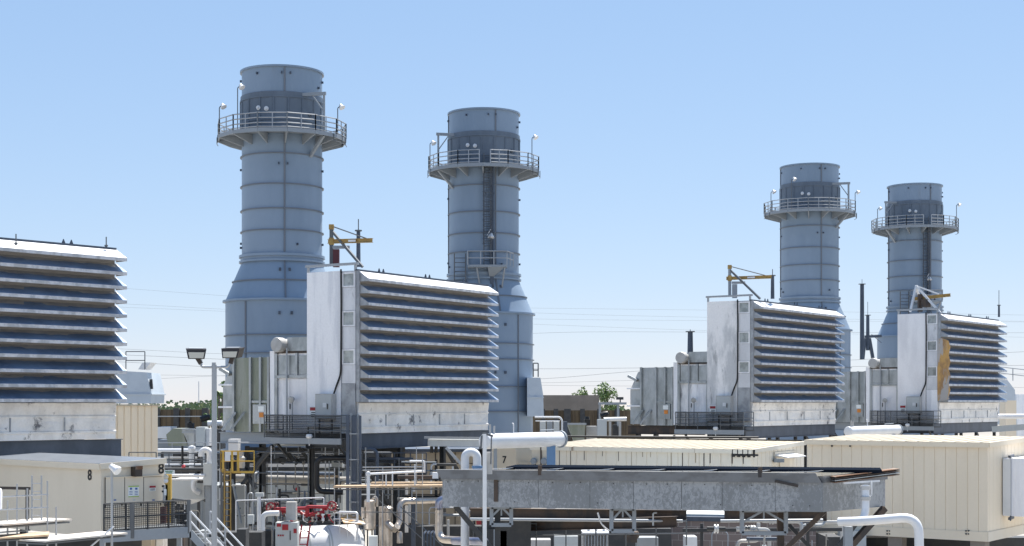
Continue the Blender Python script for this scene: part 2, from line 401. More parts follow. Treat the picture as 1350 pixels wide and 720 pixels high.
SC.cycles.max_bounces = 6; SC.cycles.diffuse_bounces = 3; SC.cycles.glossy_bounces = 3

# ------------------------------------------------------------------ ground
g = MB(); g.add([(-6000, -300, 0), (6000, -300, 0), (6000, 9000, 0), (-6000, 9000, 0)], [(0, 1, 2, 3)])
struct(g, 'ground', M_GROUND)
pd = MB(); pd.box(WORLD, -70, 90, 30, 215, -.2, .004 + .1)
struct(pd, 'concrete_yard', mat('yard_concrete', (.34, .325, .295), .9, 0., (.29, .275, .25), .15, 1., fine=.06, dirt=(.2, .19, .18), dscale=.6, dstretch=(1, 1, 1)))
GZ = .104

# ------------------------------------------------------------------ exhaust stacks
SR, RIM, DECK = 3.15, 35.0, 29.8
def dirv(an): return Vector((math.cos(R(an)), math.sin(R(an)), 0))      # -90 looks at the camera
def stack(X, Y, label, with_ladder):
    t = thing('exhaust_stack', label, 'chimney', (X, Y, 0), 0, 'tall blue-grey exhaust stacks with ring platforms')
    C = Vector((X, Y, 0)); LR = 4.42
    def ring(z, r, out=.13, h=.10): return [(r, z - h), (r + out, z - h), (r + out, z), (r, z)]
    pr = [(SR - .35, RIM - 6), (SR - .35, RIM), (SR + .14, RIM), (SR + .14, RIM - .14), (SR, RIM - .14), (SR, 32.95)]
    pr += [(SR, 20.5)]
    MB().lathe(C, Z, pr, 72).build('shaft', M_STACK, t)
    MB().lathe(C, Z, [(SR, 20.5), (SR + .22, 20.5), (SR + .22, 20.3), (SR + .08, 20.3), (SR + .08, 20.05), (SR + .22, 20.05), (SR + .22, 19.9), (SR + .02, 19.9)], 72).build('flange', M_STACK, t)
    k = (LR - SR) / (19.9 - 16.95)
    MB().lathe(C, Z, [(SR + .02, 19.9), (SR + k * 1.45, 18.5), (SR + k * 1.47, 18.47), (SR + k * 1.5, 18.42), (SR + k * 1.52, 18.38), (LR, 16.95)], 72).build('cone', M_STACK, t)
    pr = [(LR, 16.95), (LR + .22, 16.95), (LR + .22, 16.8), (LR, 16.8)]
    pr += [(LR, 6.0)]
    MB().lathe(C, Z, pr, 72).build('lower_drum', M_STACK, t)
    MB().lathe(C, Z, [(LR, 6.0), (LR + .35, 6.0), (LR + .35, 5.7), (LR + .55, 0)], 48).build('base_skirt', M_STACK, t)
    for z, r in ((28.25, SR), (25.9, SR), (24.0, SR), (22.35, SR), (18.44, SR + k * 1.5), (14.2, LR), (12.8, LR), (10.4, LR), (8.2, LR)):
        MB().lathe(C, Z, [(r - .05, z - .075), (r + .13, z - .075), (r + .13, z), (r - .05, z)], 72).build('stiffener_ring', M_RING, t)
    # darker insulated band behind the platform
    MB().lathe(C, Z, [(SR + .01, 32.95), (SR + .10, 32.95), (SR + .10, 32.65), (SR + .15, 32.65), (SR + .15, 32.5), (SR + .08, 32.5), (SR + .08, 30.9), (SR + .14, 30.9), (SR + .14, 30.75), (SR + .08, 30.75), (SR + .08, DECK), (SR, DECK)], 72).build('dark_band', M_BAND, t)
    rib = MB()
    for i in range(18):
        d = dirv(i * 20 + 7); rib.bar(C + d * (SR + .10) + Z * DECK, C + d * (SR + .10) + Z * 32.6, .10, .10)
    o = rib.build('band_rib', M_BAND, t)
    # seams and lifting studs
    sm = MB(); a0 = -78 if not with_ladder else -70
    for an, z0, z1 in ((a0, 20.6, RIM - .2), (a0 - 108, 20.6, RIM - .2)):
        d = dirv(an); sm.bar(C + d * (SR + .03) + Z * z0, C + d * (SR + .03) + Z * z1, .13, .08)
    d = dirv(a0); sm.bar(C + d * (SR + .05) + Z * 19.9, C + d * (LR + .05) + Z * 16.9, .13, .10)
    for an in (a0 - 42, a0 + 24):
        d = dirv(an); sm.bar(C + d * (LR + .03) + Z * 6.2, C + d * (LR + .03) + Z * 16.7, .12, .08)
    sm.build('seam_strip', M_RING, t)
    st = MB()
    for an, z in ((-175, 34.3), (-5, 34.2), (-118, 34.4), (-82, 34.4), (-70, 34.4), (-20, 33.6), (-176, 27.3), (-4, 27.2), (-86, 27.4), (-74, 27.4), (-165, 21.1), (-60, 21.2), (-4, 21.4), (-178, 21.5)):
        d = dirv(an); MB().bar(C + d * (SR - .02) + Z * z, C + d * (SR + .16) + Z * z, .10, .17).build('lifting_stud', M_BLUESTEEL, t)
    for an in (a0 - 6, a0 + 6):
        for z in (15.8, 11.6, 19.2):
            d = dirv(an); rr = LR if z < 17 else SR + k * .7; MB().bar(C + d * (rr - .02) + Z * z, C + d * (rr + .16) + Z * z, .16, .24).build('lifting_stud', M_BLUESTEEL, t)
    # ring platform: a polygon of straight bays
    n = 14; off = 90 / 7 if not with_ladder else 0
    angs = [-90 + off + 360 / n * i for i in range(n)]
    Ro, Ri = 5.05, SR + .12
    outer = [C + dirv(a) * Ro for a in angs]; inner = [C + dirv(a) * Ri for a in angs]
    gap = (0, ) if with_ladder else ()
    dk = MB()
    vsx = []; fs = []
    for p, q in zip(outer, inner): vsx += [p + Z * DECK, q + Z * DECK, p + Z * (DECK - .06), q + Z * (DECK - .06)]
    for i in range(n):
        j = (i + 1) % n; a, b = 4 * i, 4 * j
        fs += [(a, b, b + 1, a + 1), (a + 2, a + 3, b + 3, b + 2), (a, a + 2, b + 2, b), (a + 1, b + 1, b + 3, a + 3)]
    dk.add(vsx, fs); dk.build('platform_deck', M_STEELGREY, t)
    ed = MB()
    for i in range(n):
        a, b = outer[i], outer[(i + 1) % n]
        ed.bar(a + Z * (DECK - .12), b + Z * (DECK - .12), .07, .30)
    ed.build('edge_channel', M_STEELGREY, t)
    for a in angs:
        br = MB()
        d = dirv(a); sdv = Vector((-d.y, d.x, 0)) * .05
        p = [C + d * (SR + .0) + Z * (DECK - .07), C + d * (Ro - .05) + Z * (DECK - .07), C + d * (Ro - .05) + Z * (DECK - .30), C + d * (SR + .0) + Z * (DECK - .85)]
        br.prism([q - sdv for q in p], sdv * 2); br.build('gusset', M_STEELGREY, t)
    rl = MB()
    for i in range(n):
        a, b = outer[i], outer[(i + 1) % n]
        if with_ladder and i == 0: a = a.lerp(b, .30)
        if with_ladder and i == n - 1: b = a.lerp(b, .86)
        for zz in (.12, .42, .80, 1.18): rl.tube([a + Z * (DECK + zz), b + Z * (DECK + zz)], .045, 6)
        rl.bar(a + Z * DECK, a + Z * (DECK + 1.2), .09); rl.bar(b + Z * DECK, b + Z * (DECK + 1.2), .09)
        q = a.lerp(b, .5); rl.bar(q + Z * DECK, q + Z * (DECK + 1.2), .07)
    rl.build('guard_rail', M_RAIL, t)
    # lights on the platform
    for an, h in ((-158, 2.15), (-124, 3.2), (-22, 2.1)) if not with_ladder else ((-165, 2.3), (-30, 2.6), (-128, .7)):
        d = dirv(an); q = C + d * (Ro - .08) + Z * DECK
        if h > 1:
            lp = MB(); lp.tube([q, q + Z * h, q + Z * (h + .12) + Vector((.2, -.05, 0))], .04, 6, .1); o = lp.build('lamp_post', M_RAILDARK, t)
            hd = MB(); c0 = q + Z * (h + .12) + Vector((.28, -.05, 0)); hd.lathe(c0, Vector((.5, -.3, -.8)), [(0, -.16), (.11, -.15), (.15, 0), (.26, .16), (.24, .19), (0, .18)], 16)
            h_ = hd.build('lamp_head', M_WHITEPAINT, o)
    for an, z in ((-103, 31.6), (-115, 31.7), (-40, 31.3)):
        d = dirv(an); MB().lathe(C + d * (SR + .06) + Z * z, d, [(0, .02), (.18, .02), (.18, .1), (.10, .13), (.10, .24), (0, .24)], 14).build('test_port', M_WHITEPAINT if an < -60 else M_BLUESTEEL, t)
    # davit
    sx = 1 if not with_ladder else -1
    d = dirv(-38 if sx > 0 else -150); q = C + d * (Ro - .4)
    if sx < 0: q = C + dirv(-152) * (Ro - .5)
    dv = MB(); dv.bar(q + Z * DECK, q + Z * (DECK + 3.1), .17); dv.bar(q + Z * (DECK + 3.0) + d * .2, q + Z * (DECK + 3.0) - Vector((sx * 1.9, -.4, 0)), .17, .24)
    dv.bar(q + Z * (DECK + 1.6), q + Z * (DECK + 2.9) - Vector((sx * .9, -.2, 0)), .09)
    dv.build('davit', M_STEELGREY, t)
    e = C + d * (SR - .02); bs = MB(); bs.bar(C + d * 4.6 + Z * (DECK - .2), e + Z * (DECK - 1.7) + Vector((0, 0, 0)), .22)
    bs.build('platform_brace', M_STEELGREY, t)
    cd = MB(); dd = C + dirv(a0 + 13) * (SR + .1)
    hang = MB()
    for an in (-172, -160, -30, -15, -5):
        q = C + dirv(an) * (Ro + .02); hang.tube([q + Z * DECK, q + Z * (DECK - .55)], .035, 5)
    hang.tube([C + dirv(a) * (Ro + .02) + Z * (DECK - .55) for a in range(-35, 6, 8)], .03, 5); hang.tube([C + dirv(a) * (Ro + .02) + Z * (DECK - .55) for a in range(-180, -150, 8)], .03, 5)
    hang.build('conduit_run', M_RAILDARK, t)
    if with_ladder:
        la = MB(); a1 = C + dirv(-84) * (SR + .45)
        ladder(la, a1 + Z * 21.0, a1 + Z * (DECK + 1.1), .62, Vector((1, 0, 0)), .05, .42)
        la.build('ladder', M_RAILDARK, t)
        cg = MB(); o0 = dirv(-84); s0 = Vector((-o0.y, o0.x, 0))
        for i in range(20):
            z = 22.9 + i * .42
            if z > DECK - .6: break
            cg.tube([a1 + s0 * (.42 * math.cos(th)) + o0 * (.72 * math.sin(th)) + Z * z for th in [math.pi * j / 8 for j in range(9)]], .025, 4)
        for j in (1, 3, 5, 7):
            th = math.pi * j / 8; q = a1 + s0 * (.42 * math.cos(th)) + o0 * (.72 * math.sin(th)); cg.bar(q + Z * 22.9, q + Z * (DECK - .7), .045)
        cg.build('ladder_cage', M_BLUESTEEL, t)
        ct = MB(); q = C + dirv(-77) * (SR + .2); ct.bar(q + Z * 17.5, q + Z * DECK, .34, .12); ct.build('cable_tray', M_BLUESTEEL, t)
        # rest platform lower down
        zl = 21.0; pf = MB(); fr = Fr(X, Y, 90)
        px0, px1 = -1.35, 2.1
        pf.box(fr, px0, px1, -SR - 1.35, -SR + .35, zl - .2, zl); pf.build('rest_platform', M_STEELGREY, t)
        pr_ = MB(); rail(pr_, [fr(px0, -SR + .2, zl), fr(px0, -SR - 1.3, zl), fr(px1, -SR - 1.3, zl), fr(px1 + .55, -SR + .9, zl)], 1.2, 1.1, .05, 1); pr_.build('rest_rail', M_RAIL, t)
        bb = MB(); bb.bar(fr(px0 + .8, -SR - 1.2, zl - .2), fr(px0 + 1.1, -SR + .05, zl - 1.9), .12); bb.bar(fr(px1 - .2, -SR - 1.2, zl - .2), fr(px1 - .5, -SR + .3, zl - 2.2), .12)
        bb.prism([fr(.4, -SR - 1.2, zl - .2), fr(1.9, -SR - 1.2, zl - .2), fr(.6, -SR + .2, zl - 1.2)], fr.v * .05)
        bb.build('rest_bracket', M_STEELGREY, t)
        l2 = MB(); ladder(l2, fr(-2.05, -SR - .0, 16.5), fr(-2.05, -SR - .0, 22.1), 1.0, fr.u, .05, .4); l2.build('lower_ladder', M_RAILDARK, t)
        sg = MB(); q = C + dirv(-85) * (SR + .75) + Z * 23.6; sg.lathe(q + Vector((.35, 0, 0)), Vector((0, -.3, -1)), [(0, -.2), (.12, -.2), (.3, .2), (0, .24)], 14); sg.bar(q, q + Z * .6 + Vector((.35, 0, 0)), .06); sg.build('ladder_lamp', M_WHITEPAINT, t)
    return t
def at_stack(px, D): return ((px - CX) / F * D, D)
s1 = stack(*at_stack(372, 120), 'tallest exhaust stack, with a davit arm on the right of its ring platform', False)
s2 = stack(*at_stack(638, 137), 'exhaust stack with caged ladder and bright cone edge, second from the left', True)
s3 = copy_tree(s1); s3.location = (*at_stack(1067.5, 168), 0); s3['label'] = 'ladderless exhaust stack behind the filter house with dark-streaked side wall'
s4 = copy_tree(s2); s4.location = (*at_stack(1206, 183), 0); s4['label'] = 'smallest exhaust stack with ladder, rising behind the filter house with the orange sheet'

# ------------------------------------------------------------------ inlet filter houses
ZT, ZL, ZB = 16.2, 9.0, 7.27
def filter_house(fr, L, label, side_mat, end_mat=None, S=3.45, seed=0, proj=.78):
    rnd = random.Random(seed)
    t = thing('filter_house', label, 'air intake', fr(0, 0, ZB), fr.rz, 'inlet air filter houses with stacked louvre hoods')
    # wall shell: left wall sheet with hatch openings reads as one panel; body behind
    body = MB(); body.box(fr, .02, L, .04, S - .02, ZL, ZT); body.build('housing', M_CHEEK, t)
    sw = MB(); sw.box(fr, -.05, .02, 1.05, S, ZB + .35, ZT + .02); sw.build('side_panel', side_mat, t)
    s2 = MB()
    zs = [(ZT - .9, ZT - .08), (ZT - 3.05, ZT - 2.2), (ZT - 5.15, ZT - 4.3)]
    s2.box(fr, -.05, .02, .06, .98, 7.65, 10.0); s2.build('access_panel', M_CHEEK if side_mat is not M_WHITE_CLEAN else M_WHITE_AGED, t)
    edges = [10.0] + [q for a, b in reversed(zs) for q in (a, b)] + [ZT]
    for a, b in zip(edges[0::2], edges[1::2]): MB().box(fr, -.03, .02, .06, .98, a + .02, b - .02).build('pilaster_panel', M_PILASTER, t)
    for a, b in zs:
        f = MB(); x = -.06
        f.box(fr, x, .02, .08, .16, a, b); f.box(fr, x, .02, .88, .96, a, b); f.box(fr, x, .02, .16, .88, a, a + .08); f.box(fr, x, .02, .16, .88, b - .08, b)
        o = f.build('window', M_WHITE_AGED, t)
        g_ = MB(); g_.box(fr, -.02, .02, .16, .88, a + .08, b - .08); g_.build('pane', M_GLASS, o)
    # louvred face
    fa = MB(); fa.box(fr, .1, L - .05, -.03, .03, ZL + .02, ZT - .05); fa.build('intake_face', M_FILTER, t)
    ep = MB(); ep.box(fr, 0, .06, -.20, .02, ZL, ZT); ep.build('end_strip', end_mat or M_CHEEK, t)
    p, drop, lip, pitch = proj, .46, .15, .66
    nseg = int(L / .4)
    for i in range(11):
        zt = ZT - i * pitch
        sh = MB(); vs_ = []; fs = []; x0, x1 = .06, L + .02
        seg2 = int(L / .17); qb = .30; lead = 0
        for k in range(seg2 + 1):
            x = x0 + (x1 - x0) * k / seg2
            if k % 13 == 0 or rnd.random() < .06: qb = rnd.uniform(.20, .46)
            qb += rnd.uniform(-.045, .035); qb = min(.50, max(.12, qb))
            wob = rnd.uniform(-.012, .012) * (1.5 if k % 12 == 0 else .3) if i else 0
            for q in (0, qb, max(.8, qb + .1), 1): vs_.append(fr(x, -p * q, zt - drop * q + wob * math.sin(math.pi * q)))
        for k in range(seg2):
            for j in range(3): a = k * 4 + j; fs.append((a, a + 1, a + 5, a + 4))
        sh.add(vs_, fs)
        h = sh.build('louvre_hood', M_HOOD if i else M_WHITEPAINT, t)  # top hood white as if sunlit; the others carry painted shade
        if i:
            h.data.materials.append(M_HOODSHADE)
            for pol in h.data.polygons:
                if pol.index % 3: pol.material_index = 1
        lp = MB(); vs_ = []; fs = []
        for k in range(nseg + 1):
            x = x0 + (x1 - x0) * k / nseg; wv = rnd.uniform(-.012, .012) * (1 if i else .3)
            vs_ += [fr(x, -p, zt - drop), fr(x, -p - .012 + wv, zt - drop - lip), fr(x, -p + .10, zt - drop - lip - .004), fr(x, -p + .10, zt - drop - lip + .03)]
        for k in range(nseg):
            a = k * 4; b = a + 4; fs += [(a, b, b + 1, a + 1), (a + 1, b + 1, b + 2, a + 2), (a + 2, b + 2, b + 3, a + 3)]
        lp.add(vs_, fs); lp.build('lip', M_LIP, h)
        for x, mm in ((x0 - .004, end_mat or M_CHEEK), (x1 + .004, M_LIP)):
            ck = MB(); q = [fr(x, 0, zt), fr(x, -p, zt - drop), fr(x, -p, zt - drop - lip), fr(x, 0, zt - drop - lip)]
            ck.prism(q, fr.u * .02); ck.build('cheek', mm, h)
    if end_mat is M_TARP: pass
    # plenum under the louvres
    pl = MB(); z0, z1 = ZB, ZL
    prof = [(0.0, z1), (-.10, z1 - .05), (-.02, z1 - .62), (-.07, z1 - .64), (-.07, z1 - .70), (-.02, z1 - .72), (-.02, z0 + .40), (-.08, z0 + .38), (-.08, z0 + .30), (-.02, z0 + .28), (-.02, z0), (S, z0), (S, z1)]
    pl.prism([fr(.12, y, z) for y, z in prof], fr.u * (L - .12)); pl.build('plenum', M_PLENUM, t)
    for k in range(1, 5): x = L * k / 5; MB().box(fr, x - .03, x + .03, -.06, .1, z0 + .4, z1 - .64).build('plenum_seam', M_CHEEK, t)
    # roof edge with lifting lugs
    re = MB(); re.box(fr, -.05, L + .03, -.06, .12, ZT - .012, ZT + .07); re.build('roof_edge', M_BLUESTEEL, t)
    for k, x in enumerate((.16, .19, .5, .53, .80, .83)):
        lg = MB(); lg.prism([fr(L * x - .09, .02, ZT + .07), fr(L * x + .09, .02, ZT + .07), fr(L * x, .02, ZT + .27)], fr.v * .06); lg.build('lifting_lug', M_BLUESTEEL, t)
    rb = MB(); z = ZT + .42; rb.box(fr, -.08, .12, -.1, S + .1, z - .11, z + .02)
    for y in (.02, S - .1): rb.box(fr, -.06, .08, y, y + .10, ZT + .02, z - .11)
    rb.build('roof_rail', M_RAIL, t)
    return t

def support_frame(fr, L, label, S=3.45, m=None, cols=True):
    m = m or M_BLUESTEEL
    t = thing('steel_stand', label, 'steel frame', fr(L / 2, S / 2, GZ), fr.rz, 'steel frames carrying the filter houses')
    for y in (.25, S - .2):
        b = MB(); b.ibeam(fr(-.4, y, 6.82), fr(L + .5, y, 6.82), .3, .85); b.build('beam', m, t)
    for x in (0, L * .33, L * .66, L):
        b = MB(); b.ibeam(fr(x, .42, 6.7), fr(x, S - .38, 6.7), .25, .5); b.build('cross_beam', m, t)
    for x in (.15, L * .33, L * .66, L - .3):
        for y in (.25, S - .2):
            b = MB(); b.ibeam(fr(x, y, GZ), fr(x, y, 6.39), .22, .22, up=fr.v); b.build('column', M_DARK, t)
    for x0, x1 in ((.15, L * .33), (L * .66, L - .3)):
        b = MB(); b.bar(fr(x0 + .2, .25, 6.3), fr(x1 - .2, .25, 2.2), .16); b.build('brace', M_DARK, t)
    for k in range(6):
        x = L * (k + .4) / 6; b = MB(); b.box(fr, x - .1, x + .1, .1, .3, 7.25, 7.268); 
    return t

frames = {}
fA = frpx(470, 83, 32); LA = fA.len_u(643)
fB = frpx(990, 107.5, 35); LB_ = fB.len_u(1101)
fD = frpx(1237, 123, 37); LD = fD.len_u(1316)
f1 = frpx(152, 71.6, 40); L1 = 13.9
o = f1(-L1, 0, 0); f1 = Fr(o.x, o.y, 40)
filter_house(f1, L1, 'nearest filter house, cut off by the left edge, above the building numbered 8', M_WHITE_AGED, seed=1, proj=.86)
filter_house(fA, LA, 'filter house in front of the two big stacks, with a tall pale grey side wall', M_WHITE_AGED, seed=2)
filter_house(fB, LB_, 'filter house with dark streaks running down its white side wall', M_WHITE_STAINED, seed=3)
filter_house(fD, LD, 'filter house with an orange sheet on the end of its louvres', M_WHITE_CLEAN, None, seed=4)
support_frame(f1, L1, 'blue-black steel frame under the nearest filter house, above the building numbered 8')
support_frame(fA, LA, 'blue-black steel frame under the filter house before the two big stacks')
support_frame(fB, LB_, 'steel frame under the filter house with the dark-streaked side wall')
support_frame(fD, LD, 'steel frame under the filter house with the orange sheet')
# orange rust-stained sheet covering the louvre end of the last house, stepped to follow the hoods
ts = MB()
z0, z1 = ZL + .08, ZT - 2.05
ts.prism([fD(-.05, .05, z0), fD(-.05, -.40, z0), fD(-.05, -1.0, z0 + .15)] + [fD(-.05, -.88 - .16 * (i % 2), z0 + .3 + (z1 - z0 - .5) * i / 8) for i in range(9)] + [fD(-.05, -.40, z1), fD(-.05, .05, z1)], -fD.u * .035)
solo(ts, 'weather_sheet', M_TARP, 'orange stained sheet over the louvre ends of the farthest filter house', 'sheet')

# ------------------------------------------------------------------ things fixed to each filter house
ORD = {'A': (fA, LA, 'the red-hoist filter house'), 'B': (fB, LB_, 'the dark-streaked filter house'), 'D': (fD, LD, 'the orange-sheeted filter house')}
S = 3.45
def walkway(fr, where, rust=False):
    zd = 7.02
    t = thing('access_platform', 'dark railed steel platform along the wall of ' + where, 'platform', fr(-.8, 2.4, zd), fr.rz, 'railed platforms beside the filter houses')
    b = MB(); b.box(fr, -1.7, -.06, -.3, 5.2, zd - .08, zd); b.build('deck', M_DARK, t)
    for y0, y1, x in ((-.3, 5.2, -1.72),):
        e = MB(); e.bar(fr(x, y0, zd - .15), fr(x, y1, zd - .15), .06, .32); e.build('edge_channel', M_STEELGREY, t)
    rl = MB(); rail(rl, [fr(-.1, 5.15, zd), fr(-1.68, 5.15, zd), fr(-1.68, -.25, zd), fr(-.1, -.25, zd)], 1.25, 1.8, .035, 2); rl.build('guard_rail', M_RAILDARK, t)
    k = MB(); y = -.2
    while y < 5.1: k.tube([fr(-1.65, y, zd + .05), fr(-1.65, y, zd + 1.22)], .014, 4, cap=False); y += .075
    for j in range(13): k.tube([fr(-1.65, -.2, zd + .06 + j * .095), fr(-1.65, 5.1, zd + .06 + j * .095)], .014, 4, cap=False)
    k.build('wire_mesh', M_BLACK, t)
    for y in (.3, 4.6):
        c = MB(); c.bar(fr(-1.5, y, zd - .1), fr(-.1, y, zd - 1.3), .12); c.build('bracket', M_DARK, t)
    l = MB(); q = fr(-1.72, 1.9, zd + .1); l.lathe(q, Vector((0, 0, -1)), [(0, -.14), (.16, -.12), (.2, 0), (.14, .1), (0, .1)], 12); l.bar(q, q + Z * -.5, .05); l.build('bulkhead_lamp', M_WHITEPAINT, t)
for k in 'ABD': walkway(ORD[k][0], ORD[k][2])
def cabinet(fr, where):
    t = thing('control_cabinet', 'grey control cabinet on the side wall of ' + where, 'cabinet', fr(-.3, 2.1, 7.6), fr.rz, 'control cabinets on the filter houses')
    b = MB(); b.box(fr, -.42, -.056, 1.35, 2.55, 8.05, 9.45); b.build('case', M_PIPEGREY, t)
    d = MB(); d.box(fr, -.45, -.423, 1.42, 2.48, 8.12, 9.38); d = d.build('door', M_PALEGREY, t)
    h = MB(); h.bar(fr(-.48, 1.65, 8.6), fr(-.48, 1.65, 8.9), .05); h.build('handle', M_BLACK, d)
    n = MB(); n.box(fr, -.458, -.451, 1.75, 2.0, 8.7, 8.95); n.build('nameplate', M_WHITEPAINT, d)
    lg = MB(); lg.bar(fr(-.25, 1.5, 7.05), fr(-.25, 1.5, 8.05), .1); lg.bar(fr(-.25, 2.4, 7.05), fr(-.25, 2.4, 8.05), .1); lg.bar(fr(-.25, 1.5, 7.5), fr(-.25, 2.4, 7.5), .08); lg.build('stand', M_DARK, t)
    # the black cable running up to the roof
    c = MB(); c.tube([fr(-.1, 1.0, ZT + .1), fr(-.1, .98, 14.5), fr(-.1, 1.0, 11.2), fr(-.1, 1.02, 10.5), fr(-.12, 1.3, 9.9), fr(-.2, 1.42, 9.45)], .055, 6, .3)
    solo(c, 'power_lead', M_BLACK, 'black cable down the side wall of ' + where, 'cable', 'black cables down the filter houses')
for k in 'ABD': cabinet(ORD[k][0], ORD[k][2])
# warning notices by the cabinets
for k in 'ABD':
    fr = ORD[k][0]
    t = thing('warning_notice', 'small white notice with red heading left of the cabinet on ' + ORD[k][2], 'sign', fr(-.06, 3.0, 8.1), fr.rz, 'warning notices on the filter houses')
    b = MB(); b.box(fr, -.075, -.056, 2.72, 3.25, 8.1, 8.75); b.build('board', M_SIGNWHITE, t)
    b = MB(); b.box(fr, -.080, -.0755, 2.76, 3.21, 8.52, 8.70); b.build('heading', M_RED, t)
    for r in range(3):
        b = MB(); b.box(fr, -.080, -.0755, 2.82, 3.12 + .03 * (r % 2), 8.16 + r * .11, 8.21 + r * .11); b.build('text_line', M_MARK, t)

# jib cranes on the roofs
def jib(base, h, tip, label, m_post, brace_foot=None, hoist=M_MAROON, kind=0):
    t = thing('jib_crane', label, 'crane', base, 0, 'jib cranes on the filter house roofs')
    b = MB(); b.bar(base, base + Z * h, .2, .22); b.build('mast', m_post, t)
    z0 = base + Z * h * .60
    bm = MB(); bm.ibeam(z0 + (z0 - tip).normalized() * .25, tip, .15, .24, .02); bm = bm.build('boom', M_CRANEYELLOW, t)
    pl = MB(); pl.bar(z0.lerp(tip, .42) + Vector((0, -.10, 0)), z0.lerp(tip, .60) + Vector((0, -.10, 0)), .02, .12); pl.build('rating_plate', M_WHITEPAINT, bm)
    MB().bar(z0 - Z * .2, z0 + Z * .2, .27).build('bearing_collar', M_CRANEYELLOW, t); MB().bar(base + Z * (h - .2), base + Z * (h + .08), .27).build('bearing_collar', M_CRANEYELLOW, t)
    ti = MB(); ti.tube([base + Z * h, z0.lerp(tip, .85) + Z * .12], .035, 5); ti.build('tie_rod', M_RAILDARK, t)
    ho = MB(); c = z0.lerp(tip, .12) - Z * .75; ho.box(WORLD, c.x - .17, c.x + .17, c.y - .15, c.y + .15, c.z - .7, c.z + .3); ho.build('hoist', hoist, t)
    tr = MB(); tr.box(WORLD, c.x - .2, c.x + .75, c.y - .12, c.y + .12, c.z + .34, c.z + .5); tr.build('trolley', M_STEELGREY, t)
    if brace_foot is not None:
        br = MB(); br.bar(base + Z * (h - .25), brace_foot, .13); br.build('brace', M_RAILDARK, t)
    return t
b = P(437, 349, 85.2); jib(b, P(437, 298, 85.2).z - b.z, P(491, 317, 83.5), 'yellow jib crane with a dark red hoist on the roof before the two big stacks', M_RAILDARK, P(478, 352, 84))
b = P(962, 391, 110.3); jib(b, P(962, 351, 110.3).z - b.z, P(1017, 365, 109), 'jib crane with yellow boom on the roof of the dark-streaked filter house', M_STEELGREY, P(1002, 394, 108.5), M_STEELGREY)
# white A-frame crane on the last house
t = thing('jib_crane', 'white A-frame jib crane with short yellow boom on the farthest filter house', 'crane', P(1213, 410, 125.5), 0, 'jib cranes on the filter house roofs')
a = P(1208, 377, 125.5)
x = MB(); x.bar(a, P(1200, 411, 125), .15); x.bar(a, P(1216, 408, 127), .18); x.bar(a, P(1240, 413, 124), .16); x.build('leg_frame', M_WHITEPAINT, t)
x = MB(); x.bar(a, P(1238, 388, 124.5), .11); x.build('tie_rod', M_WHITEPAINT, t)
x = MB(); x.bar(P(1213, 411, 125.3), P(1213, 388, 125.3), .35); x.build('mast', M_RUST, t)
x = MB(); x.ibeam(P(1206, 394, 125.6), P(1253, 389, 124), .16, .26, .03); x.build('boom', M_CRANEYELLOW, t)
x = MB(); x.box(Fr(P(1220, 400, 125).x, 125, 90), -.35, .35, -.3, .3, P(1220, 405, 125).z, P(1220, 395, 125).z); x.build('hoist', M_RUST, t)

# lightning masts and rods
def mast(px, y0, y1, D, label, r=.14, tip=0, m=None, name='lightning_mast'):
    a, b = P(px, y1, D), P(px, y0, D)
    t = thing(name, label, 'mast', a, 0)
    x = MB(); x.tube([a, b], [r, r * .85], 10); x.build('pole', m or M_BLUESTEEL, t)
    if tip:
        x = MB(); x.tube([b, b + Z * tip], .03, 5); x.build('tip_rod', M_RAILDARK, t)
        x = MB(); x.lathe(b, Z, [(0, 0), (r * 1.6, 0), (r * 1.6, .07), (0, .07)], 10); x.build('cap', M_RAILDARK, t)
    return t
mast(472.5, 305, 352, 86.5, 'blue-grey lightning mast behind the yellow crane boom at left', .13, .7)
mast(1018.5, 364, 394, 110, 'blue-grey post at the end of the yellow boom on the streaked filter house', .14, .5)
mast(910, 438, 468, 112, 'lone blue-black pipe stub above the silencer of the streaked filter house', .22, .2)
mast(1136.5, 375, 474, 175, 'tallest of the thin dark masts between the two right-hand stacks', .26, .6)
mast(1144, 416, 462, 178, 'short dark mast just left of the smallest stack', .22, 1.6)
mast(1317, 403, 418, 138, 'thin black rod on the right end of the farthest filter house roof', .10, 1.4)
mast(21, 322, 323.5, 66.5, 'left of the two thin rods on the nearest filter house roof', .05, .45, None, 'lightning_rod')
mast(140, 325, 327.5, 71, 'right of the two thin rods on the nearest filter house roof', .05, .45, None, 'lightning_rod')
x = MB(); x.bar(P(1140, 444, 178), P(1162, 443, 178), .3); x.bar(P(1146, 446, 178), P(1151, 474, 178), .35); x.bar(P(1141, 446, 178), P(1138, 474, 178), .25)
x.bar(P(1149, 441, 178), P(1162, 452, 178), .06)
solo(x, 'steel_bracket_frame', M_BLUESTEEL, 'dark angular steel bracket left of the smallest stack', 'frame')

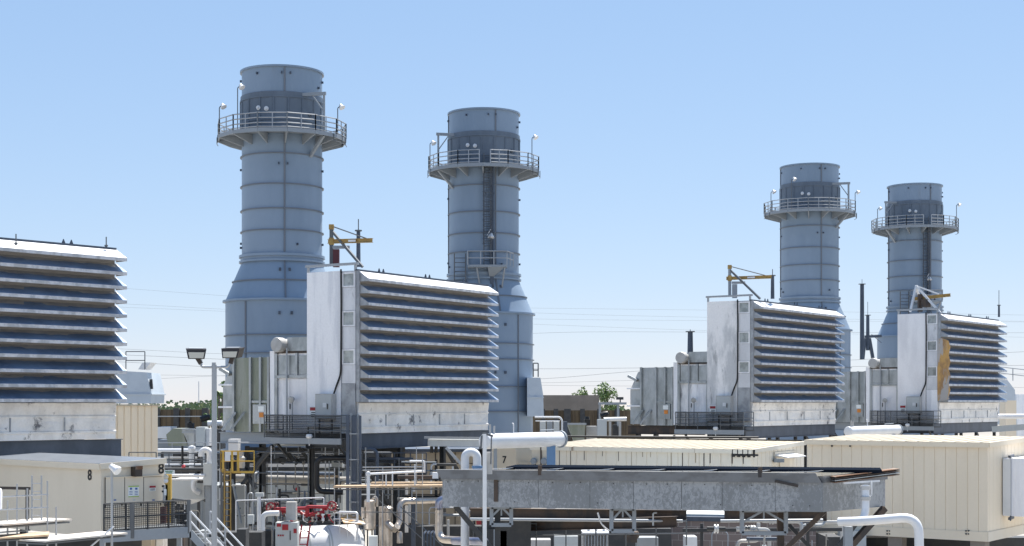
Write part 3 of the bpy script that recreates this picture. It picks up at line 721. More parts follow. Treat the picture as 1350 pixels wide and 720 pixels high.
# ------------------------------------------------------------------ silencers and inlet ducts left of the houses
def inlet_duct(fr, where, tone, L):
    g = 'inlet ducts beside the filter houses'
    t = thing('inlet_duct', 'white panelled inlet duct with a door, beside ' + where, 'duct', fr(1, 4.6, ZB), fr.rz, g)
    y0, y1, zt = S + .03, 5.95, 11.75
    b = MB(); b.box(fr, .25, 3.4, y0, y1, ZB, zt); b.build('casing', M_WHITE_AGED if tone != 'B' else M_WHITE_STAINED, t)
    f = MB(); f.box(fr, .12, .26, y0, y1, 10.35, 10.5); f.box(fr, .12, .26, y1 - .16, y1 + .02, ZB, zt); f.box(fr, .12, .26, 4.3, 4.45, 10.5, zt); f.box(fr, .12, .26, y0 + .02, y0 + .14, ZB, zt); f.build('stiffener', M_GALV, t)
    u = MB(); u.box(fr, .20, .25, 3.6, 4.28, 10.55, zt - .12); u.box(fr, .20, .25, 4.48, 5.75, 10.55, zt - .12); u.build('upper_panel', M_GALV, t)
    d = MB(); d.box(fr, .19, .25, 3.62, 4.95, 7.5, 10.3); d = d.build('door', M_WHITE_CLEAN if tone != 'B' else M_WHITE_AGED, t)
    h = MB(); h.bar(fr(.15, 4.85, 8.6), fr(.15, 4.85, 8.9), .05); h.build('handle', M_BLACK, d)
    p = MB(); p.tube([fr(.05, 5.0, ZB), fr(.05, 5.0, zt + .3)], .05, 6); p.build('drain_pipe', M_RAIL, t)
    p = MB(); p.tube([fr(.0, 4.55, 7.3), fr(.0, 4.55, 9.0)], .045, 6); p.lathe(fr(-.1, 4.5, 9.15), Vector((-.4, -.8, -.2)), [(0, -.15), (.13, -.1), (.2, .1), (0, .16)], 12); p.build('lamp', M_RAIL, t)
    # round bleed pipe on top
    t2 = thing('bleed_duct', 'round disc-ended duct on top of the inlet duct at ' + where, 'duct', fr(.6, 5, zt), fr.rz, 'round ducts on the inlet ducts')
    zz = zt + .48
    c = MB(); c.lathe(fr(-.25, 5.55, zz), fr.u, [(0, 0), (.40, .02), (.42, .06), (.42, .5), (.36, .52), (.36, 1.6), (0, 1.6)], 24); c.build('end_pipe', M_PIPEGREY, t2)
    c = MB(); c.box(fr, .2, 1.6, S + .06, 5.1, zz - .35, zz + .42); c.build('trunk', M_GALV, t2)
    c = MB(); c.box(fr, .18, .6, S + .06, 5.75, zt + .01, zt + .13); c.bar(fr(.4, 5.9, zt), fr(.4, 5.9, zt + .75), .14); c.bar(fr(.4, 4.0, zt), fr(.4, 4.0, zt + .2), .2); c.build('cradle', M_RUST, t2)
    # ribbed silencer
    lab = {'A': 'olive-grey ribbed silencer box behind the twin floodlights', 'B': 'grey ribbed silencer box right of the far trees', 'D': 'ribbed silencer box partly hidden by the streaked filter house'}[tone]
    t3 = thing('silencer', lab, 'silencer', fr(1, 7.7, ZB), fr.rz, 'ribbed silencers beside the filter houses')
    a0, a1, z2 = 6.35, 9.1, 11.55
    b = MB(); b.box(fr, .2, 3.3, a0, a1, ZB, z2); b.build('casing', M_OLIVE if tone == 'A' else M_GALV, t3)
    for y in (a0 + .05, a0 + .66, a0 + 1.42, a1 - .06):
        r = MB(); r.box(fr, .05, .21, y - .07, y + .07, ZB + .02, z2 + .03); r.build('stiffener', M_GALV, t3)
    r = MB(); r.box(fr, .10, .21, a0 + .12, a0 + 1.34, 8.95, 9.08); r.build('stiffener', M_GALV, t3)
    r = MB(); r.box(fr, .06, .21, a0 + .2, a0 + 1.2, 7.75, 8.85); r = r.build('junction_box', M_GALV, t3)
    q = MB(); q.box(fr, .04, .058, a0 + .35, a0 + .78, 8.45, 8.75); q.build('danger_label', M_SIGNWHITE, r)
    q = MB(); q.box(fr, .04, .058, a0 + .38, a0 + .70, 8.12, 8.4); q.build('warning_label', M_SIGNORANGE, r)
    r = MB(); r.box(fr, .1, .45, S + 2.52, a0 - .05, ZB + .05, 11.9); r.build('flange_joint', M_WHITE_AGED, t3)
    for y in (a0 + 1.9, a1 - .2):
        r = MB(); r.bar(fr(.1, y, 8.4), fr(-.5, y + .5, 7.35), .12); r.build('prop', M_GALV, t3)
    # sloping elbow at the far left
    e0, e1 = a1 + .03, a1 + 1.0
    e = MB(); e.prism([fr(.35, e0, 7.35), fr(.35, e1, 7.35), fr(.35, e1, 9.9), fr(.35, e0 + .32, 11.2), fr(.35, e0, 11.35)], fr.u * 2.9)
    e.build('elbow', M_GALV, t3)
    for z in (8.7, 10.0):
        r = MB(); r.box(fr, .15, .36, e0, e1 + .2, z - .05, z + .05); r.build('elbow_flange', M_WHITE_AGED, t3)
    r = MB(); r.bar(fr(.2, e0 + .3, 10.6), fr(.2, e1 + .1, 10.95), .18); r.build('elbow_strut', M_GALV, t3)
    # its own supporting beams
    t4 = thing('silencer_stand', {'A': 'grey steel beams and posts under the silencer behind the twin floodlights', 'B': 'rusty steel beams under the silencer right of the far trees', 'D': 'steel beams under the inlet duct left of the farthest filter house'}[tone], 'steel frame', fr(1, 6.5, GZ), fr.rz, 'steel frames under the silencers')
    mm = M_RUST if tone == 'B' else M_STEELGREY
    for x in (.35, 3.0):
        b = MB(); b.ibeam(fr(x, S + .4, 6.92), fr(x, e1 + .2, 6.92), .3, .64); b.build('beam', mm if x < 1 else M_DARK, t4)
    for y, x in ((9.4, .35), (9.4, 3.0)):
        if 1:
            b = MB(); b.ibeam(fr(x, y, GZ), fr(x, y, 6.6), .3, .3, up=fr.v); b.build('post', M_DARK, t4)
    b = MB(); b.bar(fr(.35, 6.3, 6.5), fr(.35, 8.6, 4.2), .2); b.build('brace', M_DARK, t4)
    b = MB(); b.bar(fr(.35, 9.4, 6.5), fr(.35, 7.6, 4.0), .2); b.build('brace', M_DARK, t4)
for k in 'ABD': inlet_duct(ORD[k][0], ORD[k][2], k, ORD[k][1])

# ------------------------------------------------------------------ buildings
def shed(name, label, corner_px, D, a, px_left, px_right, z0, ze, slope, m, rib, roof_m, group=None, L=None, W=None, rib_g=(.05, .03), trim=True, kerb=True, extra=0.):
    fr = frpx(corner_px, D, a)
    W = W or fr.len_v(px_left); L = L or fr.len_u(px_right)
    t = thing(name, label, 'building', fr(L / 2, W / 2, z0), fr.rz, group)
    zr = lambda x: ze + slope * x
    core = MB(); core.prism([fr(.05, .05, z0), fr(L, .05, z0), fr(L, .05, zr(L) - .02), fr(.05, .05, ze)], fr.v * (W - .1)); core.build('wall', m, t)
    w1 = MB(); o = fr(0, W, 0), fr(0, 0, 0); w1.ribbed(o[0], o[1], z0, ze, rib, *rib_g, out=-fr.u); w1.build('front_cladding', m, t)
    w2 = MB(); o = fr(0, 0, 0), fr(L, 0, 0); w2.ribbed(o[0], o[1], z0, lambda q: zr(q), rib, *rib_g, out=-fr.v); w2.build('gable_cladding', m, t)
    ov = .10
    rf = MB(); th = .05
    rf.prism([fr(-ov, -ov, zr(-ov)), fr(L, -ov, zr(L)), fr(L, -ov, zr(L) + th), fr(-ov, -ov, zr(-ov) + th)], fr.v * (W + 2 * ov)); rf = rf.build('roof', roof_m, t)
    if rib:
        y = .3
        while y < W:
            sm = MB(); sm.bar(fr(-ov - .02, y, zr(0) + th + .012), fr(L, y, zr(L) + th + .004), .03, .014); sm.build('standing_seam', roof_m, rf); y += max(.6, W / 22)
    if trim:
        e = MB(); e.bar(fr(-ov - .02, -ov, ze - .08), fr(-ov - .02, W + ov, ze - .08), .05, .22); e.build('eave_trim', m, t)
        e = MB(); e.bar(fr(-ov, -ov - .02, ze - .06), fr(L, -ov - .02, zr(L) - .06), .05, .22); e.build('gable_trim', m, t)
    return t, fr, L, W
# the numbered module at the left
B8, f8, L8, W8 = shed('switchgear_building', 'cream module building with black figure 8 on both faces', 133, 58, 42, -30, 217, 3.8, 6.6, .045, M_CREAM_PALE, 0, M_ROOFGREY, 'numbered module buildings')
W = W8
text('8', 'figure', P(118.5, 627, (57.2)), -f8.v, Z, .56, M_MARK, B8)
def on_v(fr, px, x=0.0):   # point on the left face under a pixel column
    return fr.len_v(px)
def face_u(fr, px, y=0.0): return fr.len_u(px)
# reposition helper: marks fixed on a face
def fix_u(fr, px, z, out=.012): y = fr.len_u(px); return fr(y, -out, z)
def fix_v(fr, px, z, out=.012): y = fr.len_v(px); return fr(-out, y, z)
fig = [c for c in B8.children if c.name.startswith('figure')][0]
bpy.data.objects.remove(fig)
def zrow(py, p): return HC + (HZ - py) / F * p.y
q = fix_v(f8, 118.5, 0); q.z = zrow(627, q); text('8', 'figure', q, -f8.v, Z, .56, M_MARK, B8)
q = fix_u(f8, 212.3, 0); q.z = zrow(618.5, q); text('8', 'figure', q, f8.u, Z, .56, M_MARK, B8)
def panel_u(fr, px0, px1, y0, y1, out, name, m, parent, th=.02):
    a = fr.len_u(px0); b = fr.len_u(px1); d = fr(a, 0, 0).y; e = fr(b, 0, 0).y
    mb = MB(); mid = (d + e) / 2
    za = HC + (HZ - y1) / F * mid; zb = HC + (HZ - y0) / F * mid
    mb.box(fr, a, b, -out - th, -out, za, zb); return mb.build(name, m, parent)
def panel_v(fr, px0, px1, y0, y1, out, name, m, parent, th=.02):
    a = fr.len_v(px0); b = fr.len_v(px1); mid = (fr(0, a, 0).y + fr(0, b, 0).y) / 2
    za = HC + (HZ - y1) / F * mid; zb = HC + (HZ - y0) / F * mid
    mb = MB(); mb.box(fr, -out - th, -out, min(a, b), max(a, b), za, zb); return mb.build(name, m, parent)
for i, (a, b) in enumerate(((138, 163), (163.5, 188), (188.5, 214))):
    d = panel_u(f8, a, b, 629, 670, .02, 'door', M_CREAM_PALE, B8, .03)
    panel_u(f8, b - 4, b - 3, 663, 666.5, .055, 'handle', M_BLACK, d)
    panel_u(f8, a - .3, a + .3, 629, 670, .03, 'door_gap', M_MARK, d, .023)
    if i == 1:
        s_ = panel_u(f8, 168, 182, 640.5, 655, .052, 'notice', M_SIGNWHITE, d, .008)
        panel_u(f8, 168, 182, 640.5, 642, .0605, 'notice_band', M_SIGNLIME, s_, .004); panel_u(f8, 168, 182, 654, 655.2, .0605, 'notice_band', M_SIGNLIME, s_, .004)
        for x in (171.5, 178.5):
            panel_u(f8, x - 1.5, x + 1.5, 643, 645.6, .0605, 'symbol', M_SIGNBLUE, s_, .004)
            for r in range(3): panel_u(f8, x - 2.2, x + 2, 647.5 + r * 2, 648.2 + r * 2, .0605, 'text_line', M_SIGNBLUE, s_, .003)
    if i == 2:
        s_ = panel_u(f8, 196, 204, 640.5, 647.5, .052, 'notice', M_SIGNWHITE, d, .008); panel_u(f8, 196, 204, 640.5, 643, .0605, 'notice_band', M_RED, s_, .004)
        for r in range(2): panel_u(f8, 197, 203, 644.2 + r * 1.5, 644.9 + r * 1.5, .0605, 'text_line', M_MARK, s_, .003)
    panel_u(f8, (a + b) / 2 - 1.6, (a + b) / 2 + 1.6, 658.5, 660, .052, 'nameplate', M_SIGNBLUE if i != 1 else M_PALEGREY, d, .006)
panel_u(f8, 138, 214, 627.6, 628.7, .02, 'door_head', M_CREAM, B8, .08)
wl = panel_u(f8, 172.2, 181.5, 615, 628, .02, 'wall_lamp', M_BRONZE, B8, .30)
panel_u(f8, 172.2, 181.5, 614, 618.6, .33, 'lamp_lens', M_RUSTBRIGHT, wl, .02)

# the ribbed grey-cream shed behind it
shed('metal_shed', 'cream ribbed metal shed right of the nearest filter house base', 208, 78, -14.5, 140, 0, 3.0, 8.8, .0, M_CREAM, .34, M_ROOFCREAM, L=3.2, rib_g=(.07, .045), trim=False)
t = thing('roof_rail', 'low black rail on the roof behind the building numbered 8', 'railing', P(187, 603, 66), 0)
x = MB(); rail(x, [P(170, 605, 66), P(206, 605, 66)], .28, 2.5, .025, 0); x.build('rail', M_RAILDARK, t)

# module 7
B7, f7, L7, W7 = shed('switchgear_building', 'tan module building with black figure 7 beyond the grey trough', 680, 89, 36, 648, 730, 3.5, 6.95, .03, M_CREAM, 0, M_ROOFGREY, 'numbered module buildings')
q = fix_v(f7, 665, 0); q.z = zrow(606.5, q); text('7', 'figure', q, -f7.v, Z, .58, M_MARK, B7)
panel_u(f7, 684, 699, 609, 640, .02, 'door', M_CREAM_PALE, B7, .04)
# long ribbed building
BL, fl, LL, WL = shed('metal_building', 'long cream ribbed building with rusty streaks below its eaves', 990, 80, 30, 702, 1060, 3.0, 6.45, .03, M_CREAM_RUST, .62, M_ROOFCREAM, rib_g=(.07, .04))
pb = panel_v(fl, 702, 727, 588, 625, .04, 'end_panel', M_CREAM_PALE, BL, .05)
x = MB(); q = fix_v(fl, 714.5, 5.6, .12); x.bar(q + Z * 1.0, q - Z * .75, .09); x = x.build('conduit', M_RUST, BL)
for px in (706.5, 720):
    q = fix_v(fl, px, 0, .12); q.z = zrow(608, q); y = MB(); y.lathe(q - fl.u * .25, fl.u, [(0, 0), (.17, .02), (.2, .14), (.12, .26), (0, .28)], 14); y = y.build('flood_lamp', M_STEELGREY, BL)
    z = MB(); q2 = fix_v(fl, 714.5, 0, .12); q2.z = zrow(617, q2); z.tube([q - Z * .1, q.lerp(q2, .3) - Z * .38, q2], .03, 6, .2); z.build('lamp_cable', M_BLACK, y)
# fittings on its right end
cw = panel_u(fl, 1020, 1048, 595, 606, .03, 'gable_panel', M_CREAM_PALE, BL, .03)
x = MB(); a0 = fix_v(fl, 966, 0, .06); a1 = fix_v(fl, 1000, 0, .06); a0.z = a1.z = zrow(599.5, a0); x.tube([a0, a1], .06, 6)
for k in range(5): q = a0.lerp(a1, .04 + k * .2); x.bar(q - Z * .12, q + Z * .28, .16 if k < 4 else .1)
x.build('valve_row', M_BLACK, BL)
x = MB(); q = fix_u(fl, 1021, 0, .02); q.z = zrow(607, q); x.box(Fr(q.x, q.y, 90), -.1, .45, -.4, .05, q.z - .1, q.z + .1); x.build('wall_lamp', M_STEELGREY, BL)
x = MB(); a = fl.len_u(1021); b = fl.len_u(1046); q = fl(a, 0, 0); z = zrow(601, q); x.prism([fl(a, -.02, z), fl(a, -.75, z - .12), fl(a, -.75, z - .07), fl(a, -.02, z + .07)], fl.u * (b - a)); x.build('door_canopy', M_WHITEPAINT, BL)
panel_u(fl, 1027, 1040, 605, 618, .02, 'door', M_CREAM_PALE, BL, .03)
x = MB(); q = fl(.4, WL * .02, 0); x.box(fl, LL - .25, LL - .05, .05, WL, 6.70, 6.82); x.build('ridge_cap', M_BLACK, BL)

rn = random.Random(21); y = .4
while y < WL - .5:
    h = rn.choice((.35, .6, 1.0, 1.6)); wd = rn.uniform(.03, .06); x = MB(); x.box(fl, -.009, -.003, y, y + wd, 6.33 - h, 6.33); x.build('rust_streak', M_RUST if rn.random() < .5 else M_DRIP, BL); y += rn.uniform(.35, 1.3)
# right-hand building
BR, fb, LR_, WR = shed('metal_building', 'large cream ribbed building with a white wrapped unit on its end', 1302, 70, 36, 1064, 1365, 2.9, 7.08, .025, M_CREAM, .52, M_ROOFCREAM, L=6.4, rib_g=(.03, .025))
x = MB(); x.box(fb, -.05, .02, 0, WR, 2.55, 3.0); x.build('base_skirt', M_CREAM, BR)
x = MB(); x.box(fb, -.03, 6.4, -.05, .02, 2.55, 3.0); x.build('base_skirt', M_CREAM_PALE, BR)
for px in (1097, 1121, 1238, 1268):
    q = fix_v(fb, px, 0, .02); q.z = zrow(588, q); x = MB(); x.lathe(q + fb.u * .02, -fb.u, [(0, .04), (.05, .04), (.05, .0), (0, 0)], 8); x.build('vent_hole', M_BLACK, BR)
for px in (1172, 1276):
    q = fix_v(fb, px, 0, .07); q.z = zrow(702, q)
    for dx in (-.06, .06):
        for dz in (-.07, .07): x = MB(); x.box(Fr(q.x + dx, q.y, 90), -.035, .035, -.03, .03, q.z + dz - .03, q.z + dz + .03); x.build('lifting_lug_hole', M_BLACK, BR)
for y in (.5, WR * .5, WR - .6):
    x = MB(); x.box(fb, .1, .7, y - .35, y + .35, GZ, 2.54); solo(x, 'foundation_pier', M_CONCRETE, {.5: 'concrete pier under the near corner of the large cream building'}.get(y, 'concrete pier under the middle of the large cream building' if y < WR - 1 else 'concrete pier under the far end of the large cream building'), 'pier', 'piers under the large cream building')
# wrapped wall unit on the gable
t = thing('wrapped_unit', 'white wrapped boxy unit hung on the end wall of the large cream building', 'air conditioner', fb(1.9, -.5, 3.6), fb.rz)
a = fb.len_u(1321)
x = MB(); x.box(fb, a + .02, a + 3.4, -1.35, -.06, 3.62, 6.35); x.build('wrapping', M_FELT, t)
x = MB(); x.box(fb, a - .05, a + .015, -.42, -.05, 3.65, 6.3); x.build('mounting_flange', M_WHITEPAINT, t)
for z in (6.42, 3.75, 3.5): x = MB(); x.bar(fb(a - .04, -.36, z), fb(a + .5, -.36, z + .05), .12); x.build('bracket', M_BLUESTEEL, t)
x = MB(); x.bar(fb(a, -.4, 3.4), fb(a, -.4, 6.3), .05); x.build('strap', M_BLUESTEEL, t)

# blockwork wall under the trough
x = MB(); fw = frpx(1062, 74, 12); Lw = 13.0
me_pts = [fw(0, -.5, GZ), fw(0, Lw, GZ), fw(0, Lw, 3.1), fw(0, -.5, 3.1)]
x.box(fw, 0, .3, -.5, Lw, GZ, 3.1)
bw = thing('blockwork_wall', 'brown blockwork wall with blue-grey capping seen under the trough', 'wall', fw(0, Lw / 2, GZ), fw.rz)
b_ = x.build('masonry', M_BLOCK, bw)
uv = b_.data.uv_layers.new()
inv = wm(bw).inverted()
for pol in b_.data.polygons:
    for li in pol.loop_indices:
        c = b_.data.vertices[b_.data.loops[li].vertex_index].co; uv.data[li].uv = (c.y, c.z)
x = MB(); x.box(fw, -.08, .38, -.55, Lw + .05, 3.10, 3.32); x.build('capping', M_BLUESTEEL, bw)
x = MB(); x.box(fw, .6, 5, -.4, Lw, GZ, 3.4); solo(x, 'equipment_block', M_PALEGREY, 'pale grey equipment housing behind the brown blockwork wall', 'housing')
# ------------------------------------------------------------------ galvanised trough in the foreground
A_, B_, C_ = P(583, 0, 52.6), P(1085, 0, 50), P(1167, 0, 52.3)
A_.z = B_.z = C_.z = 0
tz0, tz1, tz2 = 5.37, 6.33, 6.66
t = thing('steel_trough', 'long mottled grey galvanised trough on steel legs, lower right of centre', 'trough', Vector((A_.x + 6, 51.3, tz0)), 0)
na = (B_ - A_).normalized(); nn = Vector((-na.y, na.x, 0)); nb = (C_ - B_).normalized(); nm = Vector((-nb.y, nb.x, 0))
cuts = [0, .118, .262, .40, .515, .64, .745, .88, 1.0]
for a, b in zip(cuts, cuts[1:]):
    p = A_.lerp(B_, a) + na * .006; q = A_.lerp(B_, b) - na * .006
    x = MB(); x.prism([p + Z * tz0, q + Z * tz0, q + Z * tz1, p + Z * tz1], nn * .05); x.build('side_plate', M_SPANGLE, t)
x = MB(); x.prism([B_ + Z * tz0, C_ + Z * (tz0 + .03), C_ + Z * tz1, B_ + Z * tz1], nm * .05); x.build('end_plate', M_SPANGLE, t)
x = MB(); x.prism([A_ + nn * .06 + Z * (tz0 + .02), B_ + nn * .06 + Z * (tz0 + .02), C_ + nm * .06 + Z * (tz0 + .05), C_ + nm * 2.2 + Z * (tz0 + .05), A_ + nn * 2.2 + Z * (tz0 + .02)], Z * .9); x.build('inner_casing', M_DARK, t)
x = MB(); o = -nn * .14; x.prism([A_ + o + Z * tz1, A_ - na * .2 + o + Z * tz2, A_ - na * .2 + nn * .1 + Z * tz2, A_ + nn * .1 + Z * tz1], (B_ - A_) * .995 + na * .02); x.build('top_flange', M_FLANGE, t)
x = MB(); x.prism([B_ - nm * .1 + Z * (tz1 + .004), C_ - nm * .1 + Z * (tz1 + .004), C_ - nm * .1 + Z * (tz1 + .2), B_ - nm * .1 + Z * (tz1 + .2)], nm * .5); x.build('corner_flange', M_FLANGE, t)
x = MB(); x.prism([A_ + nn * .3 + na * 2.2 + Z * (tz2 + .003), B_ + nn * .3 + na * 1.9 + Z * (tz2 + .003), B_ + nn * .3 + na * 1.9 + Z * (tz2 + .10), A_ + nn * .3 + na * 2.2 + Z * (tz2 + .10)], nn * 1.9); x.build('cover', M_COVER, t)
for i in range(7):
    p = A_.lerp(B_, .06 + i * .135); x = MB(); x.prism([p + nn * .2 + Z * (tz2 + .012), p + na * 1.5 + nn * .2 + Z * (tz2 + .03), p + na * 1.7 + nn * .2 + Z * (tz2 + .075), p + na * 1.2 + nn * .2 + Z * (tz2 + .035)], nn * .09); x.build('cover_clip', M_WHITEPAINT, t)
x = MB(); x.bar(A_.lerp(B_, .148) - nn * .05 + Z * (tz0 + .2), A_.lerp(B_, .148) - nn * .05 + Z * tz1, .14, .05); x.build('cover_strip', M_RUST, t)
for f in (.268, .842): x = MB(); p = A_.lerp(B_, f) - nn * .1 + Z * (tz2 - .16); x.bar(p, p + Z * .34, .14, .1); x.build('clamp', M_RUST, t)
x = MB(); p = A_.lerp(B_, .88) - nn * .16 + Z * (tz1 + .06); x.bar(p, p + na * .75 - Z * .16, .06, .09); x.build('loose_bar', M_RUST, t)
for f in [.02 + .045 * i for i in range(22)]:
    p = A_.lerp(B_, min(.985, f + random.uniform(-.012, .012))) - nn * .015 + Z * (tz1 - random.uniform(.06, .12) if random.random() < .7 else tz0 + .2)
    x = MB(); x.lathe(p, -nn, [(0, 0), (.02, 0), (.018, .02), (0, .02)], 6); x.build('bolt', M_BLACK, t)
def hanger(px0, px1, D, y1):
    for_ = P(px0, 0, D); e = P(px1, 0, D); z1 = tz0 - .01; z0 = P(0, y1, D).z
    a0 = Vector((for_.x, D, z0)); b0 = Vector((e.x, D, z0)); a1 = Vector((for_.x, D, z1)); b1 = Vector((e.x, D, z1)); m1 = a1.lerp(b1, .5)
    x = MB()
    for p, q in ((a0, a1), (b0, b1), (a0, b0), (a1, b1)): x.bar(p, q, .13)
    x.bar(a0.lerp(a1, .45), m1, .07); x.bar(b0.lerp(b1, .45), m1, .07); x.bar(m1, m1 - Z * .3, .05)
    x.build('hanger_frame', M_STEELGREY, t)
hanger(648, 674, 52.6, 692); hanger(806, 836, 51.8, 700); hanger(978, 1036, 51, 703)
for px, D, y0, y1, wd, m in ((656, 53, 673, 700, .2, M_DARK), (1029, 51.4, 677, 730, .22, M_RUST)):
    a = P(px, 0, D); x = MB(); x.bar(Vector((a.x, D, 0)), Vector((a.x, D, tz0)), wd); x.build('leg', m, t)
for p, q, wd, m in (((600, 667, 53), (648, 724, 53), .17, M_DARK), ((1086, 675, 50.4), (1032, 728, 51), .16, M_RUST), ((1166, 670, 52), (1108, 735, 51.4), .2, M_RUST), ((1128, 690, 51), (1105, 722, 51), .16, M_DARK), ((1040, 692, 51.5), (1075, 730, 51.5), .12, M_DARK)):
    x = MB(); x.bar(P(*p), P(*q), wd); x.build('diagonal_leg', m, t)
# rusty tray on its far end
t = thing('cable_tray', 'rusty stacked metal tray lying on the far end of the trough', 'tray', P(1135, 634, 50.3), 0)
x = MB(); p, q = P(1097, 637, 50.0), P(1182, 626.5, 50.4)
for k in range(4):
    y = MB(); y.bar(p + Z * (.03 + k * .06), q + Z * (.03 + k * .06), .5, .03); y.build('strip', (M_RUSTBRIGHT, M_GALV, M_RUST, M_RUSTBRIGHT)[k], t)
y = MB(); y.bar(P(1112, 637, 49.9), P(1160, 634, 49.9), .05, .06); y.bar(P(1149, 634, 49.8), P(1149, 652, 49.8), .05); y.bar(P(1149, 652, 49.8), P(1142, 658, 49.8), .05); y.build('conduit', M_WHITEPAINT, t)
# white drain pipe with a tall bend
W_ = [P(1141, 640, 49.6), P(1141, 688, 49.4), P(1103, 689, 48.6), P(1210, 682.5, 47.6), P(1212.5, 760, 47.6)]
t = thing('drain_pipe', 'white bent pipe dropping from the end of the trough', 'pipe', W_[-1], 0)
x = MB(); x.tube([W_[0], P(1141, 676, 49.4), P(1136, 687, 49.2), P(1118, 689, 49.2)], .125, 14, .3); x.build('down_pipe', M_WHITEPAINT, t)
x = MB(); x.tube([P(1106, 688, 48.9), P(1140, 687, 48.4), P(1211, 681, 47.8), P(1212.5, 760, 47.8)], .145, 16, .55); x.build('pipe_run', M_WHITEPAINT, t)
for y0 in (643, 657): x = MB(); x.lathe(P(1141, y0, 49.6 if y0 < 650 else 49.5), Z, [(0, -.06), (.17, -.06), (.17, .06), (0, .06)], 16); x.build('flange', M_PIPEGREY, t)
x = MB(); x.bar(Vector((P(1118, 0, 48.9).x, 48.9, 0)), P(1118, 694, 48.9), .26); solo(x, 'pipe_stand', M_STEELGREY, 'grey square post holding up the white drain pipe', 'post')

# slender white pole before the trough
t = thing('slim_pole', 'thin white pole standing in front of the trough', 'pole', Vector((P(639, 0, 47).x, 47, 0)), 0)
x = MB(); a = P(639, 572, 47); x.tube([Vector((a.x, 47, 0)), a], .065, 10); x.build('shaft', M_WHITEPAINT, t)
x = MB(); x.bar(P(636, 571, 47), P(650, 575, 47), .07); x.bar(P(648, 574, 47), P(647, 612, 47), .04); x.bar(P(635, 574, 47), P(634, 592, 47), .06); x.build('top_bracket', M_RAILDARK, t)
x = MB(); x.bar(P(643, 596, 47.3), P(643, 625, 47.3), .28, .3); x.build('panel_box', M_PIPEGREY, t)

# white drums (horizontal vessels) with end flanges
def vessel(px0, px1, yc, D, r, a, label):
    fr = frpx(px0, D, a); L = fr.len_u(px1); z = P(0, yc, D).z
    t = thing('horizontal_vessel', label, 'tank', fr(L / 2, 0, z - r), fr.rz, 'white horizontal vessels')
    x = MB(); x.lathe(fr(0, 0, z), fr.u, [(0, -.03), (r * .5, -.02), (r * .93, .02), (r, .08), (r, L)], 40); x.build('shell', M_WHITEPAINT, t)
    x = MB(); x.lathe(fr(0, 0, z), fr.u, [(r, L - .12), (r * 1.17, L - .12), (r * 1.17, L - .02), (r * 1.02, L), (r * .9, L + .1), (0, L + .16)], 40); x.build('end_flange', M_STEELGREY, t)
    x = MB(); q = fr(L * .37, 0, z + r - .03); x.tube([q, q + Z * .45, q + Z * .5 - fr.u * .1], .03, 6, .05); x.build('vent_pipe', M_WHITEPAINT, t)
    x = MB(); q = fr(L * .72, 0, z + r + .01); x.tube([q, q + Z * .08, q + Z * .1 + fr.u * L * .18], .03, 6, .05); x.build('top_pipe', M_STEELGREY, t)
    x = MB(); q = fr(.35, -r * .2, z + r); x.tube([q + Z * -.2, q + Z * .42], .05, 6); x.tube([q + fr.u * .3 - Z * .2, q + fr.u * .3 + Z * .35], .05, 6); x.build('nozzle', M_PIPEGREY, t)
    for f, w_, m_ in ((.14, .16, M_STEELGREY), (.86, .42, M_BLUEPAINT)):
        x = MB(); q = fr(L * f, 0, 0); x.bar(q, q + Z * (z - r * .9), w_, w_); x.build('leg', m_, t)
    return t
M_BLUEPAINT = mat('blue_painted_post', (.12, .23, .40), .5, 0., fine=.04)
vessel(638, 740, 582, 70, .36, 40, 'white horizontal vessel on a blue post in front of building 7')
vessel(1118, 1184, 569, 100, .33, 36, 'white horizontal vessel behind the roof of the large cream building')

# gooseneck vent by the trough
t = thing('gooseneck_vent', 'thick white gooseneck pipe behind the left end of the trough', 'vent pipe', Vector((P(613, 0, 62).x, 62, 0)), 0, 'white gooseneck vents')
x = MB(); a = P(613, 0, 62).x; zt = P(0, 604, 62).z; b = P(629, 0, 62).x; r_ = (b - a) / 2
x.tube([Vector((a, 62, 0)), Vector((a, 62, zt - .1))] + [Vector((a + r_ - r_ * math.cos(th), 62, zt + r_ * 1.0 * math.sin(th))) for th in [math.pi * i / 10 for i in range(11)]] + [Vector((b, 62, zt - .35))], .17, 16); x.build('pipe_run', M_WHITEPAINT, t)
x = MB(); x.lathe(Vector((b, 62, zt - .32)), -Z, [(0, 0), (.22, 0), (.22, .1), (.19, .1), (.19, .2), (.24, .2), (.24, .32), (0, .32)], 16); x.build('screen', M_BLUEPAINT, t)

